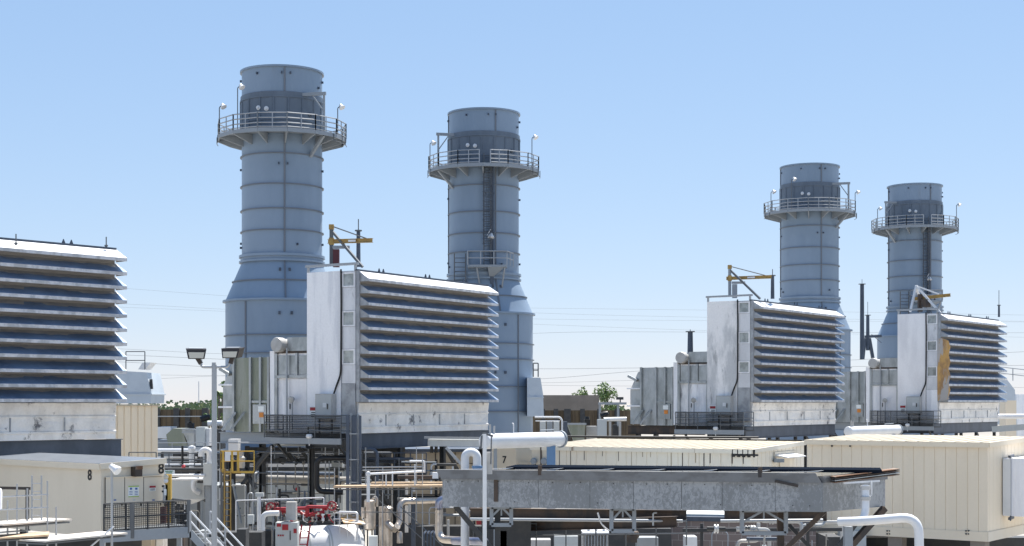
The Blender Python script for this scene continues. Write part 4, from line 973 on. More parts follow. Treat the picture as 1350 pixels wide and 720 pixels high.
# ------------------------------------------------------------------ floodlight pole
t = thing('floodlight_pole', 'tall galvanised pole with two dark floodlights, left of the silencer', 'street lamp', Vector((P(282.5, 0, 52).x, 52, 0)), 0)
x = MB(); a = P(282.5, 481, 52); x.tube([Vector((a.x, 52, 0)), a], [.105, .085], 14); x.build('pole', M_RAIL, t)
x = MB(); x.tube([P(265, 474, 52), P(265, 484, 52), P(301, 484, 52), P(304, 474, 52)], .045, 8, .18); x.bar(P(282, 484, 52), P(282, 478, 52), .12); x.build('cross_arm', M_RAIL, t)
for px, py, sx in ((258.5, 466, -1), (307, 465, 1)):
    c = P(px, py, 52); f = Fr(c.x, 52, 90 + 14 * sx)
    x = MB(); x.prism([f(-.27, -.26, c.z - .20), f(.27, -.26, c.z - .20), f(.34, -.20, c.z + .14), f(-.34, -.20, c.z + .14)], f.v * .42 + Z * .05); x.build('floodlight', M_BRONZE, t)
    o = [q for q in t.children if q.name.startswith('floodlight')][-1]
    x = MB(); x.prism([f(-.23, -.266, c.z - .17), f(.23, -.266, c.z - .17), f(.27, -.232, c.z + .03), f(-.27, -.232, c.z + .03)], f.v * -.008); x.build('lens', M_LAMPGLASS, o)
    x = MB(); x.prism([f(-.24, -.10, c.z + .155), f(.24, -.10, c.z + .155), f(.24, .10, c.z + .18), f(-.24, .10, c.z + .18)], Z * .02); x.build('top_plate', M_RAIL, o)
    x = MB(); q = P(265 if sx < 0 else 304, 475, 52); x.bar(q - Z * .12, Vector((c.x, 52, c.z - .1)) + Z * .02, .14); x.build('knuckle', M_BRONZE, o)

# small area lamp by the numbered building
t = thing('area_lamp', 'slim post lamp with a white head before the building numbered 8', 'street lamp', Vector((P(147.5, 0, 53).x, 53, 0)), 0)
x = MB(); a = P(147.5, 619, 53); x.tube([Vector((a.x, 53, 0)), a], .045, 8); x.build('post', M_RAIL, t)
x = MB(); x.lathe(P(151, 618, 52.9), Vector((.75, -.3, -.45)), [(0, -.2), (.1, -.18), (.13, 0), (.17, .14), (.15, .18), (0, .16)], 14); x.build('lamp_head', M_WHITEPAINT, t)

# ------------------------------------------------------------------ mesh platform and stairs by building 8
t = thing('mesh_platform', 'steel platform with dark mesh guard in front of the doors numbered 8', 'platform', P(195, 710, 56), 0)
f = frpx(135, 56.3, 38); Lp = f.len_u(250)
a, b = P(137, 705, 55.8), P(250, 701, 58)
zd = P(0, 699, 56.5).z
a.z = b.z = zd
x = MB(); x.bar(a - Z * .2, b - Z * .2, .08, .40); x.build('edge_beam', M_STEELGREY, t)
n_ = Vector((-(b - a).y, (b - a).x, 0)).normalized()
x = MB(); e_ = (b - a).normalized(); x.prism([a + n_ * .06, b + n_ * .06, b + n_ * 1.6, a + e_ * 1.3 + n_ * 1.0], Z * .05); x.build('deck', M_RAILDARK, t)
x = MB(); rail(x, [a, b], 1.02, .85, .035, 1); x.build('guard_rail', M_DARK, t)
x = MB(); k = 0
while k < (b - a).length:
    q = a + (b - a).normalized() * k; x.tube([q + Z * .06, q + Z * .98], .011, 4, cap=False); k += .075
for j in range(13): x.tube([a + Z * (.06 + j * .075), b + Z * (.06 + j * .075)], .011, 4, cap=False)
x.build('wire_mesh', M_BLACK, t)
x = MB(); q = a.lerp(b, .32); x.bar(q - Z * .3, q + Z * 1.0, .16); q = a.lerp(b, .99); x.bar(q - Z * .3, q + Z * 1.04, .14); q = b + n_ * 1.4; x.bar(q, q + Z * 1.0, .1); x.tube([b + Z * 1.0, b + n_ * 1.4 + Z * 1.0], .035, 6); x.build('corner_post', M_RAILDARK, t)
for f_ in (.05, .95):
    q = a.lerp(b, f_) + n_ * .5; x = MB(); x.bar(Vector((q.x, q.y, GZ)), q - Z * .02, .18); x.build('leg', M_STEELGREY, t)
# staircase
t = thing('steel_stairs', 'steel stairs with white handrails going down beside the mesh platform', 'stairs', P(280, 720, 57), 0)
dx = P(320, 0, 57).x - P(252, 0, 57).x
def stair_line(px0, py0, px1, py1, D, r, name, m, par=t, post=False):
    x = MB(); x.tube([P(px0, py0, D), P(px1, py1, D)], r, 8); return x.build(name, m, par)
for D, o in ((56.6, 0), (58.2, 26)):
    stair_line(251 + o, 674, 306 + o, 733, D, .033, 'handrail', M_WHITEPAINT); stair_line(251 + o, 687, 292 + o, 733, D, .03, 'mid_rail', M_WHITEPAINT)
    x = MB(); x.bar(P(250 + o, 702, D), P(278 + o, 733, D), .06, .26); x.build('stringer', M_STEELGREY, t)
    for k in (0, .55):
        q = P(251 + o + 36 * k, 674 + 38.6 * k, D); x = MB(); x.bar(q, q - Z * 1.0, .06); x.build('baluster', M_RAIL, t)
for k in range(7):
    p, q = P(254 + 5.3 * k, 705 + 5.8 * k, 56.65), P(278 + 5.3 * k, 704 + 5.8 * k, 58.1); x = MB(); x.prism([p, q, q + Vector((.22, 0, 0)), p + Vector((.22, 0, 0))], Z * .04); x.build('tread', M_RAIL, t)
# yellow post with sign, fire gear at the corner of building 8
x = MB(); a = P(222.5, 625, 59.5); x.bar(Vector((a.x, a.y, 3.9)), a, .2); x.bar(Vector((a.x - .13, a.y, 3.9)), a - Vector((.13, 0, .1)), .04); solo(x, 'yellow_post', M_YELLOW, 'yellow square post right of the doors numbered 8', 'post')
t = thing('safety_sign', 'small white sign with green lettering on the building numbered 8', 'sign', P(223, 625, 59.3), 0)
x = MB(); p = P(216.5, 625.2, 59.3); q = P(230, 620, 59.3); x.box(WORLD, p.x, q.x, 59.3, 59.33, p.z, q.z); x.build('board', M_SIGNWHITE, t)
text('EMERGENCY', 'lettering', P(223.2, 621.6, 59.29), Vector((1, 0, 0)), Z, .058, M_SIGNGREEN, t, .006); text('SHOWER', 'lettering', P(223.2, 623.7, 59.29), Vector((1, 0, 0)), Z, .058, M_SIGNGREEN, t, .006)
t = thing('switch_box', 'grey switch box with fittings on the corner right of the doors numbered 8', 'switch box', P(218, 668, 59.6), 0)
x = MB(); p = P(214.5, 664, 59.4); q = P(221, 639, 59.4); x.box(WORLD, p.x, q.x, 59.4, 59.75, p.z, q.z); x.build('case', M_PIPEGREY, t)
x = MB(); p = P(216, 653, 59.38); q = P(219.5, 645, 59.38); x.box(WORLD, p.x, q.x, 59.375, 59.395, p.z, q.z); x.build('label_plate', M_SIGNWHITE, t)
for py, m, r in ((629, M_LAMPGLASS, .09), (634, M_WHITEPAINT, .08), (665, M_RUSTBRIGHT, .08)):
    x = MB(); x.lathe(P(219, py, 59.35), Vector((0, -1, 0)), [(0, -.1), (r, -.06), (r * 1.1, .04), (0, .1)], 12); x.build('fitting', m, t)
for py in (641, 648, 661): x = MB(); x.bar(P(213.5, py, 59.4), P(216, py, 59.4), .07); x.build('clip', M_BLACK, t)
x = MB(); p = P(212, 691, 59); q = P(218.5, 668, 59); x.box(WORLD, p.x, q.x, 58.9, 59.2, p.z, q.z); solo(x, 'fire_cabinet', M_MAROON, 'dark red fire cabinet behind the mesh guard', 'cabinet')

# ------------------------------------------------------------------ scaffolding at the lower left
t = thing('scaffold', 'tube scaffold with pale planks at the lower left corner', 'scaffold', P(30, 720, 52), 0)
D = 52
for (p, q, m) in (((-15, 691.5, 51), (76, 684.5, 54), M_WOODPALE), ((-15, 709, 51), (64, 704, 51.5), M_WOOD), ((40, 713, 50.5), (150, 702.5, 54), M_WOODPALE)):
    a, b = P(*p), P(*q); x = MB(); x.bar(a, b, 1.3, .06); o = x.build('plank', m, t)
    x = MB(); x.bar(a - Z * .09, b - Z * .09, 1.1, .05); x.build('ledger', M_RAILDARK, t)
for px, y0 in ((10, 660), (22.5, 638), (36, 644), (74, 668), (62.5, 634)):
    x = MB(); x.tube([P(px, y0, 52.5), P(px, 740, 52.5)], .03, 6); x.build('standard', M_RAIL, t)
for y0, x1 in ((655, 64), (672, 64), (702, 40)):
    x = MB(); x.tube([P(-12, y0 + 1, 52.4), P(x1, y0 - 3, 52.6)], .03, 6); x.build('guard_tube', M_RAIL, t)
x = MB(); ladder(x, P(48.5, 690, 52.8), P(48.5, 627, 52.8), .33, Vector((1, 0, 0)), .025, .25); x.build('ladder', M_RAIL, t)
x = MB(); x.tube([P(118, 722, 52.5), P(150, 694, 53)], .03, 6); x.build('raker', M_WHITEPAINT, t)
x = MB(); x.bar(P(36, 700, 53.2), P(36, 645, 53.2), .1); x.build('dark_post', M_BLACK, t)
x = MB(); x.bar(P(-10, 643, 53.5), P(40, 644, 53.5), .07, .10); solo(x, 'wall_pipe', M_RUST, 'dark rusty pipe along the wall behind the scaffold', 'pipe')
x = MB(); q = P(-3, 672, 52); x.lathe(q, Z, [(0, 0), (.14, .02), (.15, .6), (.12, .72), (0, .76)], 14); solo(x, 'white_bag', M_FELT, 'white wrapped bundle hanging at the far left edge of the scaffold', 'bundle')
# ------------------------------------------------------------------ helpers for equipment set out by depth
def bxp(px0, px1, py0, py1, D, dep, mb=None):
    """a box whose front face at depth D covers the given pixel rectangle; dep metres deep"""
    mb = mb or MB(); p, q = P(px0, py1, D), P(px1, py0, D); return mb.box(WORLD, p.x, q.x, D, D + dep, p.z, q.z)
def gbox(px0, px1, py0, D, dep):
    p, q = P(px0, py0, D), P(px1, py0, D); return MB().box(WORLD, p.x, q.x, D, D + dep, GZ, q.z)
def rod(p, q, r, n=8, mb=None): return (mb or MB()).tube([P(*p), P(*q)], r, n)
def down(px, py, D): q = P(px, py, D); return Vector((q.x, q.y, GZ)), q

# ------------------------------------------------------------------ large housings behind and under the centre house
t = thing('dark_backdrop', 'long dark backdrop standing in for deep shade under and behind the red-hoist filter house', 'building', P(430, 700, 108), 0)
gbox(226, 655, 598, 108, 5).build('wall', M_DARK, t)  # added dark box; its colour stands in for deep shade
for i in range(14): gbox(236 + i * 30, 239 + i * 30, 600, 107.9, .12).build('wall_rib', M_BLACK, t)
t = thing('pump_house', 'pale grey housing with a grey double door and red fire bell', 'building', P(385, 720, 97), 0)
f = Fr(P(318, 0, 97).x, 97, 90); w_ = P(452, 0, 97).x - f.X
MB().box(f, 0, w_, 0, 5, GZ, 4.6).build('wall', M_PALEGREY, t)
MB().box(f, -.1, w_ + .1, -.12, 5, 4.61, 4.85).build('roof', M_DARK, t)
for i, (a, b) in enumerate(((371, 389), (389.6, 408))):
    d = bxp(a, b, 651, 720, 96.93, .05).build('door', M_MIDGREY, t); bxp(a + (15 if i == 0 else 1.5), a + (16 if i == 0 else 2.5), 676, 681, 96.9, .02).build('handle', M_BLACK, d)
bxp(369, 410, 649, 650.5, 96.88, .1).build('door_head', M_DARK, t)
x = MB(); x.lathe(P(392, 644.5, 96.9), Vector((0, -1, 0)), [(0, 0), (.11, 0), (.11, .1), (.07, .16), (0, .17)], 14); x.build('fire_bell', M_RED, t)
x = MB(); x.tube([P(387, 637, 96.95), P(387, 645, 96.95), P(391, 647.5, 96.9)], .03, 6, .2); x.build('conduit', M_RAILDARK, t)
bxp(397, 414, 637, 640.5, 96.9, .08).build('louvre', M_DARK, t)
t = thing('tan_panel_building', 'tan building of square panels behind the scaffold planks', 'building', P(580, 720, 98), 0)
gbox(516, 648, 596, 98, 4).build('wall', M_TAN, t)
for py in (611, 631, 652): bxp(516, 648, py - .5, py + .5, 97.97, .03).build('panel_joint', M_MARK, t)
for px in (541, 574, 600): bxp(px - .5, px + .5, 596.5, 705, 97.96, .025).build('panel_joint', M_MARK, t)
bxp(514, 650, 592, 596, 97.8, 4.4).build('coping', M_BLUESTEEL, t)
solo(gbox(252, 322, 640, 94, 4), 'plant_housing', M_MIDGREY, 'mid grey plant housing behind the yellow ladder', 'housing')
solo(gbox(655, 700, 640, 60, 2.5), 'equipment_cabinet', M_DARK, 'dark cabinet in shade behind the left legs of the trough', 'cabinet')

# ------------------------------------------------------------------ main pipe with valve
t = thing('process_pipe', 'thick beige-grey horizontal pipe with a flanged valve, under the red-hoist filter house', 'pipe', P(380, 632, 93), 0)
MB().tube([P(292, 630, 93.5), P(470, 634, 92.5)], .24, 18).build('pipe_run', M_DULLPIPE, t)
x = MB(); ax = (P(470, 634, 92.5) - P(292, 630, 93.5)).normalized(); x.lathe(P(337, 631, 93.2), ax, [(0, 0), (.40, 0), (.40, .08), (.32, .1), (.36, .25), (.32, .4), (.40, .42), (.40, .5), (0, .5)], 20); v = x.build('valve_body', M_PIPEGREY, t)
x = MB(); q = P(343, 624, 93.1); x.tube([q - Z * .1, P(343, 613, 93.1)], .07, 8); x.bar(P(326, 613, 92.8), P(354, 613.5, 93.4), .16, .14); x.build('valve_lever', M_PIPEGREY, v)
pipe('process_pipe', 'lower grey pipe behind the grey mesh ladder, crossing to the tan building', 'pipe', [(455, 640, 92), (520, 641, 91)], .13, M_PIPEGREY)
pipe('wall_duct', 'broad blue-grey duct along the top of the pale grey housing', 'duct', [(330, 624.5, 96), (450, 626, 95)], .17, M_BLUESTEEL, n=12)

# ------------------------------------------------------------------ yellow cage with ladder
t = thing('ladder_platform', 'yellow railed platform with a vertical ladder, left under the silencer', 'platform', P(300, 715, 79), 0)
D = 79; a, b, c_, d_ = P(291, 621, D), P(335, 621, D), P(335, 621, D + 1.2), P(291, 621, D + 1.2)
x = MB(); rail(x, [a, b, c_], 1.04, .9, .03, 1); rail(x, [a, d_, c_], 1.04, 1.3, .03, 1, lastpost=False); x.build('guard_rail', M_YELLOW, t)
x = MB(); x.prism([a, b, c_, d_], -Z * .12); x.build('deck', M_YELLOW, t)
x = MB(); x.bar(P(294, 622, D - .03), P(294, 595, D - .03), .1); x.bar(P(306, 622, D - .03), P(306, 595, D - .03), .1); x.bar(P(314, 622, D - .03), P(314, 594, D - .03), .1); x.build('gate_post', M_YELLOW, t)
x = MB(); ladder(x, P(300, 718, D - .05), P(300, 618, D - .05), .32, Vector((1, 0, 0)), .035, .3); x.build('ladder', M_CRANEYELLOW, t)
bxp(296.5, 303.5, 595.5, 608, D - .1, .03).build('gate_panel', M_WHITEPAINT, t)
for px, z_ in ((292, 0), (334, 1.15)):
    lo, hi = down(px, 622, D + z_); MB().bar(lo, hi, .1).build('leg', M_RAILDARK, t)
solo(bxp(301, 314, 579, 600, 84, .8), 'flat_panel', M_WHITEPAINT, 'white flat panel above the yellow railed platform', 'panel')  # plain white flat panel
solo(MB().lathe(P(318, 617, 81), Z, [(0, 0), (.18, 0), (.2, .1), (.2, .55), (.12, .65), (.12, .9), (0, .9)], 14), 'filter_pot', M_PIPEGREY, 'grey pot-shaped valve actuator behind the yellow rails', 'actuator')
pipe('brace_pipe', 'grey T-shaped pipe behind the yellow ladder', 'pipe', [(306, 632, 85), (318, 690, 85)], .07, M_STEELGREY)

# ------------------------------------------------------------------ posts, ladders and racks under the centre house
t = thing('stair_tower', 'cluster of tall blue-grey posts at the near corner of the red-hoist filter house', 'tower', P(466, 720, 81), 0)
for px, y0, w_, D in ((458.5, 548, .17, 80.9), (463, 545, .10, 81.4), (467, 548, .26, 81.2), (471.5, 546, .10, 81.7), (475, 548, .12, 81.0)):
    lo, hi = down(px, y0, D); MB().bar(lo, hi, w_).build('post', M_BLUESTEEL if w_ != .10 else M_RAIL, t)
for py in (572, 606, 636, 662, 690): x = MB(); x.bar(P(457, py, 80.9), P(476, py, 81.1), .06); x.build('rung', M_RAIL, t)
t = thing('cat_ladder', 'narrow grey lattice ladder beside the black square pipe loop', 'ladder', P(410, 715, 85), 0)
x = MB(); ladder(x, P(410, 730, 85), P(410, 592, 85), .30, Vector((1, 0, 0)), .03, .3); x.build('ladder', M_STEELGREY, t)
for k in range(9): x = MB(); x.bar(P(407, 608 + k * 9, 85), P(413, 599 + k * 9, 85), .025); x.build('lattice_bar', M_STEELGREY, t)
pipe('pipe_loop', 'black square pipe loop beside the grey lattice ladder', 'pipe', [(462, 604, 82.5), (417.5, 604, 82.5), (417.5, 648, 82.5), (452, 649, 82.5)], .15, M_BLACK, .45)
pipe('blue_pipe', 'dark blue bent pipe hung under the filter house base, right of the blue-grey posts', 'pipe', [(477, 592, 83.5), (497, 592, 83.5), (497, 612, 83.5), (497, 665, 83.5)], .10, M_BLUESTEEL, .5)
g = 'thin blue-grey pipes under the filter house'
for i, (py, x0, x1, r, m, lab) in enumerate(((583.5, 300, 470, .035, M_RAIL, 'thin pale pipe strung along the underside of the silencer beams'), (596, 340, 480, .05, M_RAILDARK, 'upper of the dark pipes behind the lattice ladder'), (604, 478, 545, .06, M_BLUESTEEL, 'blue pipe right of the black loop, above two others'), (609, 440, 560, .05, M_BLUESTEEL, 'middle blue pipe right of the black loop'), (617, 418, 560, .045, M_RAILDARK, 'lowest dark pipe through the black loop'), (588, 445, 520, .05, M_BLUESTEEL, 'blue pipe hugging the filter house base'))):
    pipe('service_pipe', lab, 'pipe', [(x0, py, 84 + i), (x1, py + .6, 84 + i)], r, m, group=g)
t = thing('pipe_rack', 'dark steel pipe rack with crossing braces under the red-hoist filter house', 'rack', P(420, 720, 89), 0)
for px in (326, 443, 521): lo, hi = down(px, 588, 89); MB().bar(lo, hi, .24).build('post', M_DARK, t)
for py in (592, 606): MB().bar(P(326, py, 89), P(524, py + 1, 89), .22).build('beam', M_DARK, t)
for p, q in (((335, 615, 88.8), (360, 590, 88.8)), ((378, 594, 88.8), (392, 612, 88.8)), ((394, 590, 88.8), (412, 612, 88.8)), ((500, 600, 88.8), (520, 622, 88.8))): MB().bar(P(*p), P(*q), .2).build('brace', M_DARK, t)
for k in range(7): MB().tube([P(340 + k * 14, 599 + (k % 3) * 2, 89.3), P(352 + k * 22, 607 + (k % 2) * 5, 89.3)], .05, 5).build('cable', M_BLACK, t)
solo(bxp(437, 451, 606, 616, 88, .4), 'junction_box', M_PALEGREY, 'pale junction box inside the black pipe loop', 'box')

# frame of thin white pipe, and standing posts left of the red piping
pipe('white_conduit', 'thin white conduit running over the red piping to a post', 'pipe', [(311, 742, 76.5), (311, 660, 76.5), (427, 656, 76.5), (427, 672, 76.5)], .03, M_WHITEPAINT, .08)
pipe('white_conduit', 'thin vertical pale conduit in front of the pale grey housing', 'pipe', [(357.5, 588, 82), (357.5, 656, 82)], .02, M_WHITEPAINT, .08)
pipe('white_conduit', 'pale bracket-shaped conduit right of the yellow ladder', 'pipe', [(305, 640, 80), (324, 640, 80), (324, 735, 80)], .035, M_RAIL, .08)
pipe('steel_hoop', 'grey hoop-topped pipe between the yellow ladder and the red piping', 'pipe', [(327, 735, 79), (327, 650, 79), (333.5, 650, 79), (333.5, 735, 79)], .035, M_RAIL, .25)
t = thing('vent_post', 'white capped vent post left of the red piping', 'post', down(341.5, 720, 75)[0], 0)
lo, hi = down(341.5, 654, 75); MB().tube([lo, hi], .10, 12).build('post', M_WHITEPAINT, t); bxp(336.5, 347, 650, 655, 74.9, .3).build('cap', M_PALEGREY, t)
solo(bxp(326, 334, 679, 691, 78, .3), 'junction_box', M_PALEGREY, 'small pale box left of the white vent post', 'box')
pipe('white_pipe', 'thick white pipe with a square bend left of the white tank', 'pipe', [(346, 745, 73.5), (346, 677, 73.5), (368, 676.5, 73.5)], .13, M_WHITEPAINT, .35)

# ------------------------------------------------------------------ white tank with red piping
fT = frpx(377, 76, 64); zc = 1.62; rT = 1.12; LT = fT.len_u(468)
t = thing('storage_tank', 'white horizontal tank with a red ladder and red valve piping on top', 'tank', fT(LT / 2, 0, .3), fT.rz)
MB().lathe(fT(0, 0, zc), fT.u, [(0, -.42), (rT * .45, -.36), (rT * .8, -.2), (rT, .05), (rT, LT - .05), (rT * .8, LT + .2), (rT * .45, LT + .36), (0, LT + .42)], 40).build('shell', M_WHITEPAINT, t)
for x_ in (.9, 1.9, 2.05): MB().lathe(fT(x_, 0, zc), fT.u, [(rT - .01, 0), (rT + .015, 0), (rT + .015, .07), (rT - .01, .07)], 40).build('band', M_PALEGREY, t)
for x_ in (.7, LT - .7): MB().box(fT, x_ - .15, x_ + .15, -.8, .8, GZ, zc - .5).build('saddle', M_STEELGREY, t)
x = MB(); ladder(x, P(397, 735, 74.2), P(403.5, 692, 74.9), .42, Vector((1, .3, 0)), .035, .33); x.build('ladder', M_RED, t)
def wheel(c, r, m, par, ax=Vector((0, -1, .1))):
    x = MB(); x.lathe(c, ax, [(r - .035, -.03), (r + .035, -.03), (r + .035, .03), (r - .035, .03)], 18, close=True)
    e = ax.normalized().cross(Z).normalized(); g_ = e.cross(ax.normalized())
    for k in range(3):
        an = math.pi * k / 3; d = e * math.cos(an) + g_ * math.sin(an); x.bar(c - d * r, c + d * r, .04)
    return x.build('hand_wheel', m, par)
t = thing('valve_manifold', 'red valve piping with two hand wheels above the white tank', 'valve manifold', P(398, 690, 75.2), 0)
D = 75
MB().tube([P(361, 671, D), P(404, 670, D), P(406, 668, D), P(434, 668.5, D)], .085, 10, .1).build('pipe_run', M_RED, t)
MB().tube([P(405, 669, D), P(405, 681, D)], .10, 10).build('down_pipe', M_RED, t)
MB().tube([P(404, 680, D), P(416, 676, D), P(428, 675, D)], .07, 8, .15).build('branch_pipe', M_RED, t)
MB().tube([P(396, 671, D + .3), P(388, 677, D + .3), P(372, 677, D + .3)], .06, 8, .15).build('branch_pipe', M_RED, t)
for px, py, r in ((357, 668.5, .21), (437.5, 667, .21)):
    w_ = wheel(P(px, py, D - .25), r, M_RED, t)
    for k in range(4):
        o = Vector((math.cos(k * 1.57 + .6), 0, math.sin(k * 1.57 + .6))) * .13; MB().lathe(P(px, py, D - .2) + o, Vector((0, -1, 0)), [(0, -.1), (.05, -.1), (.05, .1), (0, .1)], 8).build('valve_fitting', M_RUST if k % 2 else M_INSUL, t)
rn = random.Random(3)
for k in range(16):
    px = 366 + k * 4.6; py = 680 + rn.uniform(-5, 4); h = rn.uniform(.12, .34); r = rn.uniform(.045, .09)
    MB().lathe(P(px, py + 4, D + rn.uniform(-.3, .4)), Z, [(0, 0), (r, 0), (r, h * .4), (r * .5, h * .45), (r * .5, h * .8), (r * 1.2, h * .82), (r * 1.2, h), (0, h)], 8).build('valve', (M_INSUL, M_PIPEGREY, M_RUST, M_WHITEPAINT, M_BLACK)[k % 5], t)
for k in range(9):
    px = 368 + k * 8; MB().tube([P(px, 678, D), P(px + rn.uniform(-3, 5), 686, D - .1), P(px + rn.uniform(-2, 8), 689, D)], .03, 6, .1).build('small_pipe', (M_RAIL, M_WHITEPAINT, M_RED)[k % 3], t)
MB().bar(P(372, 687.5, D + .2), P(440, 687.5, D + .2), .5, .06).build('base_plate', M_DARK, t)
for px in (352, 370): MB().tube([P(px, 660, D), P(px, 690, D)], .03, 6).build('support_rod', M_RAILDARK, t)
t = thing('tank_control_box', 'pale grey control box with red labels in front of the white tank', 'cabinet', down(378, 720, 73.4)[0], 0)
gbox(363, 392, 689, 73.4, .7).build('case', M_PALEGREY, t); bxp(377, 390, 662, 686, 73.8, .5).build('upper_case', M_PIPEGREY, t)
for a, b, c, d in ((365, 370.5, 690.5, 694.5), (372, 380, 691.5, 699), (387, 391, 697, 703)): bxp(a, b, c, d, 73.37, .02).build('red_label', M_RED, t)
for a in (366, 369, 372): bxp(a, a + 2, 705, 707, 73.37, .02).build('lettering_patch', M_RED, t)
bxp(382, 383, 700, 712, 73.36, .03).build('handle', M_BLACK, t)
fS = frpx(449, 73, 118)
t = thing('pump_drum', 'smaller white drum with a dark hole in its end, right of the white tank', 'tank', fS(.6, 0, 0), fS.rz)
Ls = 1.15; zS = 1.53; MB().lathe(fS(0, 0, zS), fS.u, [(0, -.03), (.6, 0), (.64, .06), (.64, Ls - .05), (.6, Ls), (0, Ls + .01)], 36).build('shell', M_WHITEPAINT, t)
MB().lathe(fS(Ls + .012, 0, zS - .33), fS.u, [(0, .01), (.16, .01), (.16, 0), (0, 0)], 16).build('port', M_BLACK, t)
MB().box(fS, .2, Ls - .2, -.4, .4, GZ, zS - .5).build('stand', M_STEELGREY, t)
solo(bxp(486, 497, 707, 722, 73.5, .4), 'junction_box', M_PALEGREY, 'grey box just right of the smaller white drum', 'box')
t = thing('rail_frame', 'white tube frame with an orange-brown board right of the red piping', 'frame', P(460, 700, 76.5), 0)
MB().tube([P(440, 675, 76.5), P(471, 676, 76), P(471, 712, 76)], .065, 8, .12).build('top_tube', M_WHITEPAINT, t)
for px in (448, 458): MB().tube([P(px, 675.5, 76.4), P(px, 712, 76.4)], .03, 6).build('upright', M_WHITEPAINT, t)
MB().tube([P(440, 684, 76.5), P(471, 685, 76)], .03, 6).build('mid_tube', M_WHITEPAINT, t)
MB().prism([P(447, 680, 77), P(474, 680.5, 77), P(482, 692.5, 75.6), P(453, 690.5, 75.6)], Z * .06).build('board', M_TARP, t)

# ------------------------------------------------------------------ lagged vessels and pipes
t = thing('lagged_vessel', 'upright beige lagged vessel with a side pot, right of the white tank', 'vessel', down(487, 720, 79)[0], 0)
lo, hi = down(487.5, 660, 79); MB().lathe(Vector((lo.x, lo.y, P(0, 697, 79).z)), Z, [(0, -.1), (.2, -.08), (.31, 0), (.31, 1.45), (.26, 1.5), (0, 1.52)], 22).build('shell', M_INSUL, t)
MB().lathe(P(479, 683, 78.8), Z, [(0, 0), (.12, 0), (.12, .55), (0, .55)], 14).build('side_pot', M_INSUL, t)
MB().tube([P(490, 660, 79), P(493, 655, 79), P(497, 657, 79), P(497, 668, 79)], .07, 8, .15).build('top_pipe', M_INSUL, t)
for k in (-.12, .12): MB().bar(lo + Vector((k, 0, 0)), Vector((lo.x + k, lo.y, P(0, 696, 79).z)), .07).build('leg', M_DARK, t)
t = thing('lagged_vessel', 'tall lagged column with side bends beside the upright beige vessel', 'vessel', down(511, 720, 80)[0], 0)
lo, hi = down(511, 667, 80); MB().lathe(lo, Z, [(0, 0), (.26, 0), (.26, hi.z - .3), (.30, hi.z - .28), (.30, hi.z - .2), (.2, hi.z - .12), (0, hi.z - .1)], 20).build('shell', M_INSUL, t)
MB().tube([P(511, 690, 79.8), P(520, 699, 79.2), P(524, 694, 79)], .17, 12, .25).build('side_bend', M_INSUL, t)
MB().tube([P(503, 668, 80), P(503, 735, 80)], .16, 12).build('side_pipe', M_INSUL, t)
MB().lathe(P(527, 716, 79.3), Z, [(0, 0), (.16, 0), (.16, .5), (.1, .6), (0, .6)], 14).build('pot', M_INSUL, t)
pipe('lagged_pipe', 'lagged pipe running left from under the trough and bending down', 'pipe', [(590, 659.5, 81.5), (527, 661, 80.5), (527, 690, 80), (519, 699, 79.6)], .17, M_INSUL, .4)
t = thing('lagged_pipe', 'thick lagged pipe with a blue burnt elbow at the left end of the trough', 'pipe', P(600, 712, 70), 0)
MB().tube([P(590, 657, 69), P(578.5, 660, 69), P(578.5, 672, 69)], .18, 14, .3).build('burnt_elbow', M_BLUEPIPE, t)
MB().tube([P(578.5, 670, 69), P(578.5, 711, 69), P(612, 713, 68)], .18, 14, .45).build('pipe_run', M_INSUL, t)
MB().tube([P(598, 713, 68.4), P(640, 714, 67)], .185, 14).build('lower_run', M_BLUEPIPE, t)
for i, px in enumerate((560, 566, 572)):
    pass
t = thing('hose_rack', 'row of small blue-grey bent pipes low down left of the trough', 'pipes', P(565, 720, 75), 0)
for k in range(4): MB().tube([P(559 + k * 4.4, 740, 75), P(559 + k * 4.4, 703, 75), P(562 + k * 4.4, 700, 75.4)], .05, 6, .15).build('bent_pipe', M_BLUESTEEL, t)
pipe('cream_post', 'cream-coloured slim post behind the scaffold planks', 'post', [(536, 702, 78), (536, 667, 78)], .09, M_WOODPALE, n=8)
pipe('cream_post', 'short cream post above the scaffold planks', 'post', [(536, 652, 83), (536, 620, 83)], .08, M_WOODPALE, n=8)
lo, hi = down(545, 660, 82); solo(MB().bar(lo, hi, .22), 'steel_post', M_BLUESTEEL, 'blue-black steel post right of the slim cream post', 'post')

# scaffold across the middle
t = thing('scaffold', 'tube scaffold with golden planks between the blue-grey posts and the trough', 'scaffold', P(510, 720, 77.5), 0)
for p, q, w_ in (((442, 641.5, 77.5), (585, 640.5, 76.5), .7), ((490, 637, 78.5), (585, 637, 78), .5), ((418, 628, 86.5), (447, 628, 86.5), .4)):
    a, b = P(*p), P(*q); MB().bar(a, b, w_, .11).build('plank', M_WOOD, t)
MB().bar(P(442, 645.5, 77.4), P(585, 645, 76.4), .08, .06).build('ledger', M_RAILDARK, t)
for px, y0, y1, D in ((441, 617, 735, 77.3), (504.5, 616, 735, 77), (557, 598, 735, 76.8), (549, 590, 690, 77.5), (517, 614, 668, 78), (495, 628, 662, 78)):
    rod((px, y1, D), (px, y0, D), .027, 6).build('standard', M_RAIL, t)
for p, q in (((528, 668, 77), (600, 735, 77)), ((500, 660, 77.2), (562, 715, 77.2)), ((478, 675, 77.2), (588, 676.5, 76.8))):
    rod(p, q, .027, 6).build('brace_tube', M_RAILDARK, t)
t = thing('handrail', 'white handrail with a ball-topped post above the golden planks', 'railing', P(520, 640, 75.5), 0)
